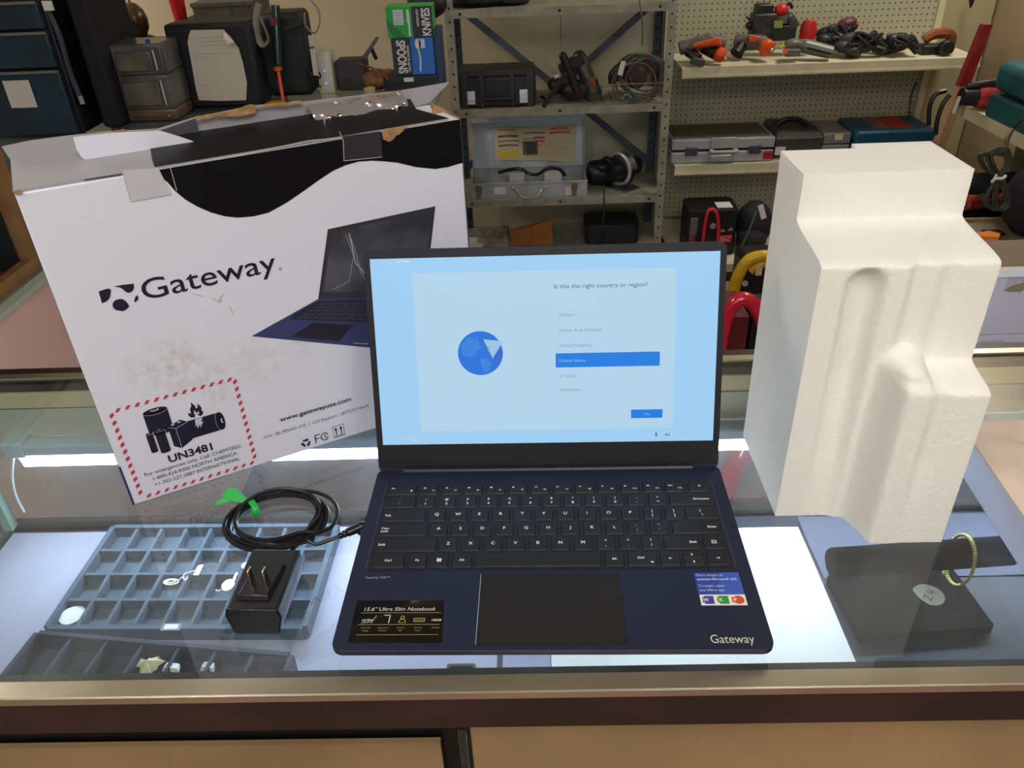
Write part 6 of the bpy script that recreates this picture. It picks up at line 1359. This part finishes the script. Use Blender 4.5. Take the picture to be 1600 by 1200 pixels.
#SECTION_RIGHT
# ================================================================== right wall shelf and floor cartons
rs = thing('side_shelf', 'cream lipped shelf on the right wall holding the green teal case', 'shelf', (1.85, 2.0, FLOORZ))
part('shelf', MB().box(1.60, 2.09, 1.2, 2.62, -.209, -.205).box(1.597, 1.603, 1.2, 2.62, -.245, -.203).box(1.60, 2.09, 2.617, 2.62, -.240, -.205), CRM, rs, world=True, smooth=False)
part('brown_backboard', MB().box(1.93, 1.945, 1.2, 2.75, FLOORZ, -.212), mat('mottled_brown_board', (84, 66, 44), .7, noise=.25, nscale=6), rs, world=True, smooth=False)
part('wire_hook', MB().tube([at(1600, 185, 1.95), at(1582, 203, 2.0), at(1574, 222, 2.05), at(1572, 240, 2.08)], .005, smooth=4), mat('dark_brown_wire', (60, 44, 36), .5), rs, world=True)
GT = mat('green_teal_case', (16, 92, 96), .4, noise=.15, nscale=8)
c = atz(1566, 168, -.205)
t = thing('green_teal_case', 'big green teal tool case at the right edge on the side shelf', 'tool case', (1.84, 2.12, -.2045))
part('upper_shell', MB().box(1.592, 1.95, 1.95, 2.44, -.118, -.018), GT, t, world=True, bevel=.03, seg=4)
part('lower_shell', MB().box(1.592, 1.95, 1.95, 2.44, -.2042, -.124), GT, t, world=True, bevel=.012)
tag(part('red_saw_body', MB().ball((1.80, 2.36, .014), (.07, .05, .034)).cyl((1.72, 2.36, .004), (1.75, 2.36, .018), .024, .028), REDP), 'red tool lying on top of the green teal case', 'power tool')
t = thing('red_black_sander', 'red and black corded tool at the far end of the side shelf', 'power tool', (1.72, 2.50, -.2045))
part('red_body', MB().lathe([(0, 0), (.036, 0), (.042, .02), (.042, .16), (.0, .16)], (1.60, 2.535, -.160), (1, 0, 0)), mat('brick_red_plastic', (176, 38, 24), .45), t, world=True)
part('black_housing', MB().cyl((1.55, 2.535, -.160), (1.60, 2.535, -.160), .030, .036).tube([(1.56, 2.53, -.125), (1.62, 2.52, -.112), (1.72, 2.52, -.108)], .010, smooth=4), BLACK, t, world=True)
part('power_cord', MB().tube([at(1478, 142, 2.45), at(1462, 148, 2.45), at(1453, 165, 2.45), at(1451, 195, 2.45)], .008, smooth=6), RUBBER, t, world=True)
part('power_cord', MB().tube([at(1484, 148, 2.42), at(1472, 165, 2.42), at(1464, 190, 2.42), at(1462, 210, 2.42)], .008, smooth=6), RUBBER, t, world=True)
# red stained stick
A0 = at(1545, 38, 2.56); A1 = at(1462, 250, 2.58); dd = (A1-A0).normalized(); L_ = (A0.z-(FLOORZ+.01))/(-dd.z)
t = thing('red_stained_post', 'leaning wooden post, red at the top and pale with red stains below', 'post', (A0+dd*L_))
side = Vector((.020, 0, 0)); dep = Vector((0, .03, 0)); rgt = Vector((.020, .022, 0))
def seg(a, b): P0 = A0+dd*L_*a; P1 = A0+dd*L_*b; return P0, P1
def postseg(name, a, b, m, k=1.0):
    P0, P1 = seg(a, b); mb = MB().hexa([P1-side, P1+side*k, P1+side+dep, P1-side+dep], [P0-side*.8, P0+side*.8*k, P0+side*.8+dep, P0-side*.8+dep]); part(name, mb, m, t, world=True, fix=True, smooth=False, bevel=.001)
postseg('red_top', 0, .19, mat('red_painted_wood', (160, 40, 32), .5, noise=.15, nscale=30))
_pm = mat('stained_pale_wood', (192, 152, 114), .6, nscale=22, rgb2=(146, 60, 46)); _e = [n for n in _pm.node_tree.nodes if n.type == 'VALTORGB'][0].color_ramp.elements; _e[0].position = .36; _e[1].position = .46
postseg('stained_shaft', .19, 1.0, mat('stained_pale_wood', (176, 134, 96), .6, nscale=14, rgb2=(120, 52, 40)))
part('white_slip', MB().hexa([at(1487, 176, 2.41), at(1492, 178, 2.41), at(1492, 178, 2.412), at(1487, 176, 2.412)], [at(1497, 150, 2.41), at(1502, 151, 2.41), at(1502, 151, 2.412), at(1497, 150, 2.412)]), WHITEPAPER, t, world=True, fix=True, smooth=False)
tag(part('black_hook', MB().cyl(at(1519, -14, 3.42), at(1518, 4, 3.42), .012, .010).cyl(at(1518, 4, 3.42), at(1516, 13, 3.42), .010, .002), BLACK), 'black pointed hook on the back wall above the red post', 'hook')
# cord bundle with white tie
t = thing('cord_bundle', 'dark coiled extension cord tied with a white twist below the side shelf', 'cord', (at(1560, 280, 1.9).x, 1.9, -.45))
mb = MB(); rr = random.Random(8)
for k in range(7):
    o1 = rr.uniform(-10, 10)
    mb.tube([at(1562+o1*.4, 278, 1.9+.01*k), at(1545+o1, 262, 1.9), at(1538+o1, 246-k, 1.9+.02*sin(k)), at(1552+o1, 236+k, 1.9), at(1570+o1*.6, 232+k*2, 1.9), at(1575+o1*.3, 255, 1.9), at(1560+o1*.3, 279, 1.9), at(1550+o1*.8, 300, 1.9), at(1548+o1, 318, 1.9), at(1562+o1*.6, 328, 1.9), at(1574+o1*.4, 315, 1.9), at(1568+o1*.3, 292, 1.9)], .0048, closed=True, smooth=4, n=6)
part('coil', mb, mat('grey_green_cord', (56, 60, 50), .5), t, world=True)
part('white_tie', MB().tube([at(1550, 284, 1.87), at(1556, 279, 1.86), at(1566, 279, 1.86), at(1571, 275, 1.87)], .0045, smooth=4).tube([at(1551, 283, 1.87), at(1557, 273, 1.86)], .003), WHITEPAPER, t, world=True)
part('hanging_end', MB().tube([at(1572, 232, 1.9), at(1574, 215, 1.93), at(1582, 203, 1.97)], .0055, smooth=4), mat('grey_green_cord', (56, 60, 50), .5), t, world=True)
c = at(1608, 310, 1.9)
tag(part('black_sack', (lambda zt_: MB().ball((at(1574, 300, 2.06).x+.10, 2.06, (zt_-.5)/2), (.10, .09, (zt_+.5)/2-.001)))(at(1600, 252, 2.05).z), PURP), 'black cloth sack hanging at the right edge below the side shelf', 'bag')
zt = -.5
a = atz(1490, 350, zt); b = atz(1600, 412, zt)
t = thing('grey_carton', 'large grey brown cardboard carton with odds and ends on top', 'box', (1.55, 2.0, FLOORZ))
part('carton_body', MB().box(1.24, 1.92, 1.80, 2.20, FLOORZ+.0005, zt), mat('grey_brown_cardboard', (132, 116, 94), .8, noise=.08, nscale=10), t, world=True, bevel=.003)
part('carton_flap', MB().box(1.24, 1.91, 2.192, 2.202, zt, zt+.012), mat('pale_brown_edge', (168, 140, 100), .8), t, world=True, smooth=False)
t = thing('orange_black_tool_tray', 'low shelf row of orange red and black tools behind the grey carton', 'tools', (1.6, 2.3, FLOORZ))
mb = MB().box(1.30, 1.92, 2.26, 2.46, FLOORZ+.0005, -.50)
part('stand', mb, mat('black_stand', (20, 20, 26), .6), t, world=True, smooth=False)
mb = MB(); rr = random.Random(12)
for k in range(9):
    part('tool', MB().cyl((1.33+k*.062, 2.27, -.462+rr.uniform(0, .012)), (1.33+k*.062+.06, 2.30, -.470), rr.uniform(.02, .03)), mat('orange_red_dull', (176, 60, 36), .5, noise=.4, nscale=40) if k % 3 != 1 else DKO, t, world=True)
tag(part('dark_roll', MB().cyl((1.30, 2.38, -.445), (1.90, 2.38, -.445), .054), mat('navy_black_roll', (22, 22, 34), .7)), 'dark cloth roll lying behind the orange tools at the right', 'roll')
c = atz(1535, 375, zt)
tag(part('orange_cover', MB().hexa([(c.x-.05, c.y+.03, zt+.0006), (c.x+.02, c.y-.05, zt+.0006), (c.x+.04, c.y-.02, zt+.0006), (c.x+.03, c.y+.03, zt+.0006)], [(c.x-.05, c.y+.03, zt+.006), (c.x+.02, c.y-.05, zt+.03), (c.x+.04, c.y-.02, zt+.03), (c.x+.03, c.y+.03, zt+.02)]), mat('bright_orange_card', (220, 118, 30), .6), fix=True), 'bright orange folded card on the grey carton', 'card')
c = atz(1549, 366, zt)
tag(part('black_clip', MB().box(c.x-.025, c.x+.035, c.y-.02, c.y+.02, zt+.0006, zt+.010), BLACK, bevel=.002), 'small black clip beside the orange card', 'clip')
c = atz(1575, 388, zt)
mb = MB().box(c.x-.09, c.x+.12, c.y-.035, c.y+.03, zt+.0006, zt+.004); mb.rect(c.x-.07, c.x+.02, c.y+.008, c.y+.013, XY, zt+.0045, 1)
tag(part('striped_card', mb, [mat('beige_card', (188, 164, 128), .7), mat('red_stripe', (196, 60, 50), .6)], smooth=False), 'beige card with a red line on the grey carton', 'card')
# tall white carton close behind the counter
Yw = 1.10
zt = at(1560, 424, Yw).z; xl = at(1518, 500, Yw).x
t = thing('tall_white_carton', 'tall white plastic wrapped carton just beyond the showcase at right', 'box', (xl+.3, Yw+.12, FLOORZ))
mb = MB().box(xl, xl+.6, Yw, Yw+.16, FLOORZ+.0005, zt)
part('carton_body', mb, mat('lavender_white_carton', (190, 184, 194), .3, noise=.06, nscale=5), t, world=True, bevel=.006)
wf = Frame((0, Yw-.001, 0), (1, 0, 0), (0, 0, 1)); mb = MB(); rr = random.Random(5)
for k in range(10): x = xl+.05+k*.004; mb.stroke([(x, zt-.012), (x, zt-.012-rr.uniform(.01, .045))], .001, wf, 0, 0)
for k in range(12): x = xl+.035+k*.0045; mb.stroke([(x, zt-.165), (x, zt-.165-rr.uniform(.01, .02))], .0014, wf, 0, 0)
mb.stroke([(xl+.005, zt-.150), (xl+.5, zt-.146)], .0012, wf, 0, 1)
part('side_print', mb, [mat('faint_lilac_ink', (130, 116, 136), .6), mat('brown_seam', (140, 100, 90), .6)], t, world=True, smooth=False)
a = at(1588, 447, Yw); part('torn_patch', MB().poly([(a.x-.025, a.z-.010), (a.x+.01, a.z-.014), (a.x+.04, a.z+.004), (a.x+.06, a.z+.012), (a.x+.02, a.z+.010), (a.x-.01, a.z+.002)], wf, .0004), mat('olive_torn_board', (130, 120, 84), .8), t, world=True, smooth=False)
part('top_flap', MB().box(xl+.002, xl+.598, Yw+.008, Yw+.158, zt, zt+.002), mat('grey_brown_cardboard', (132, 116, 94), .8), t, world=True, smooth=False)
part('plastic_top_edge', MB().box(xl-.002, xl+.6, Yw-.004, Yw+.012, zt-.012, zt+.004), mat('crumpled_white_film', (222, 220, 222), .25, bump=1, bscale=30), t, world=True)
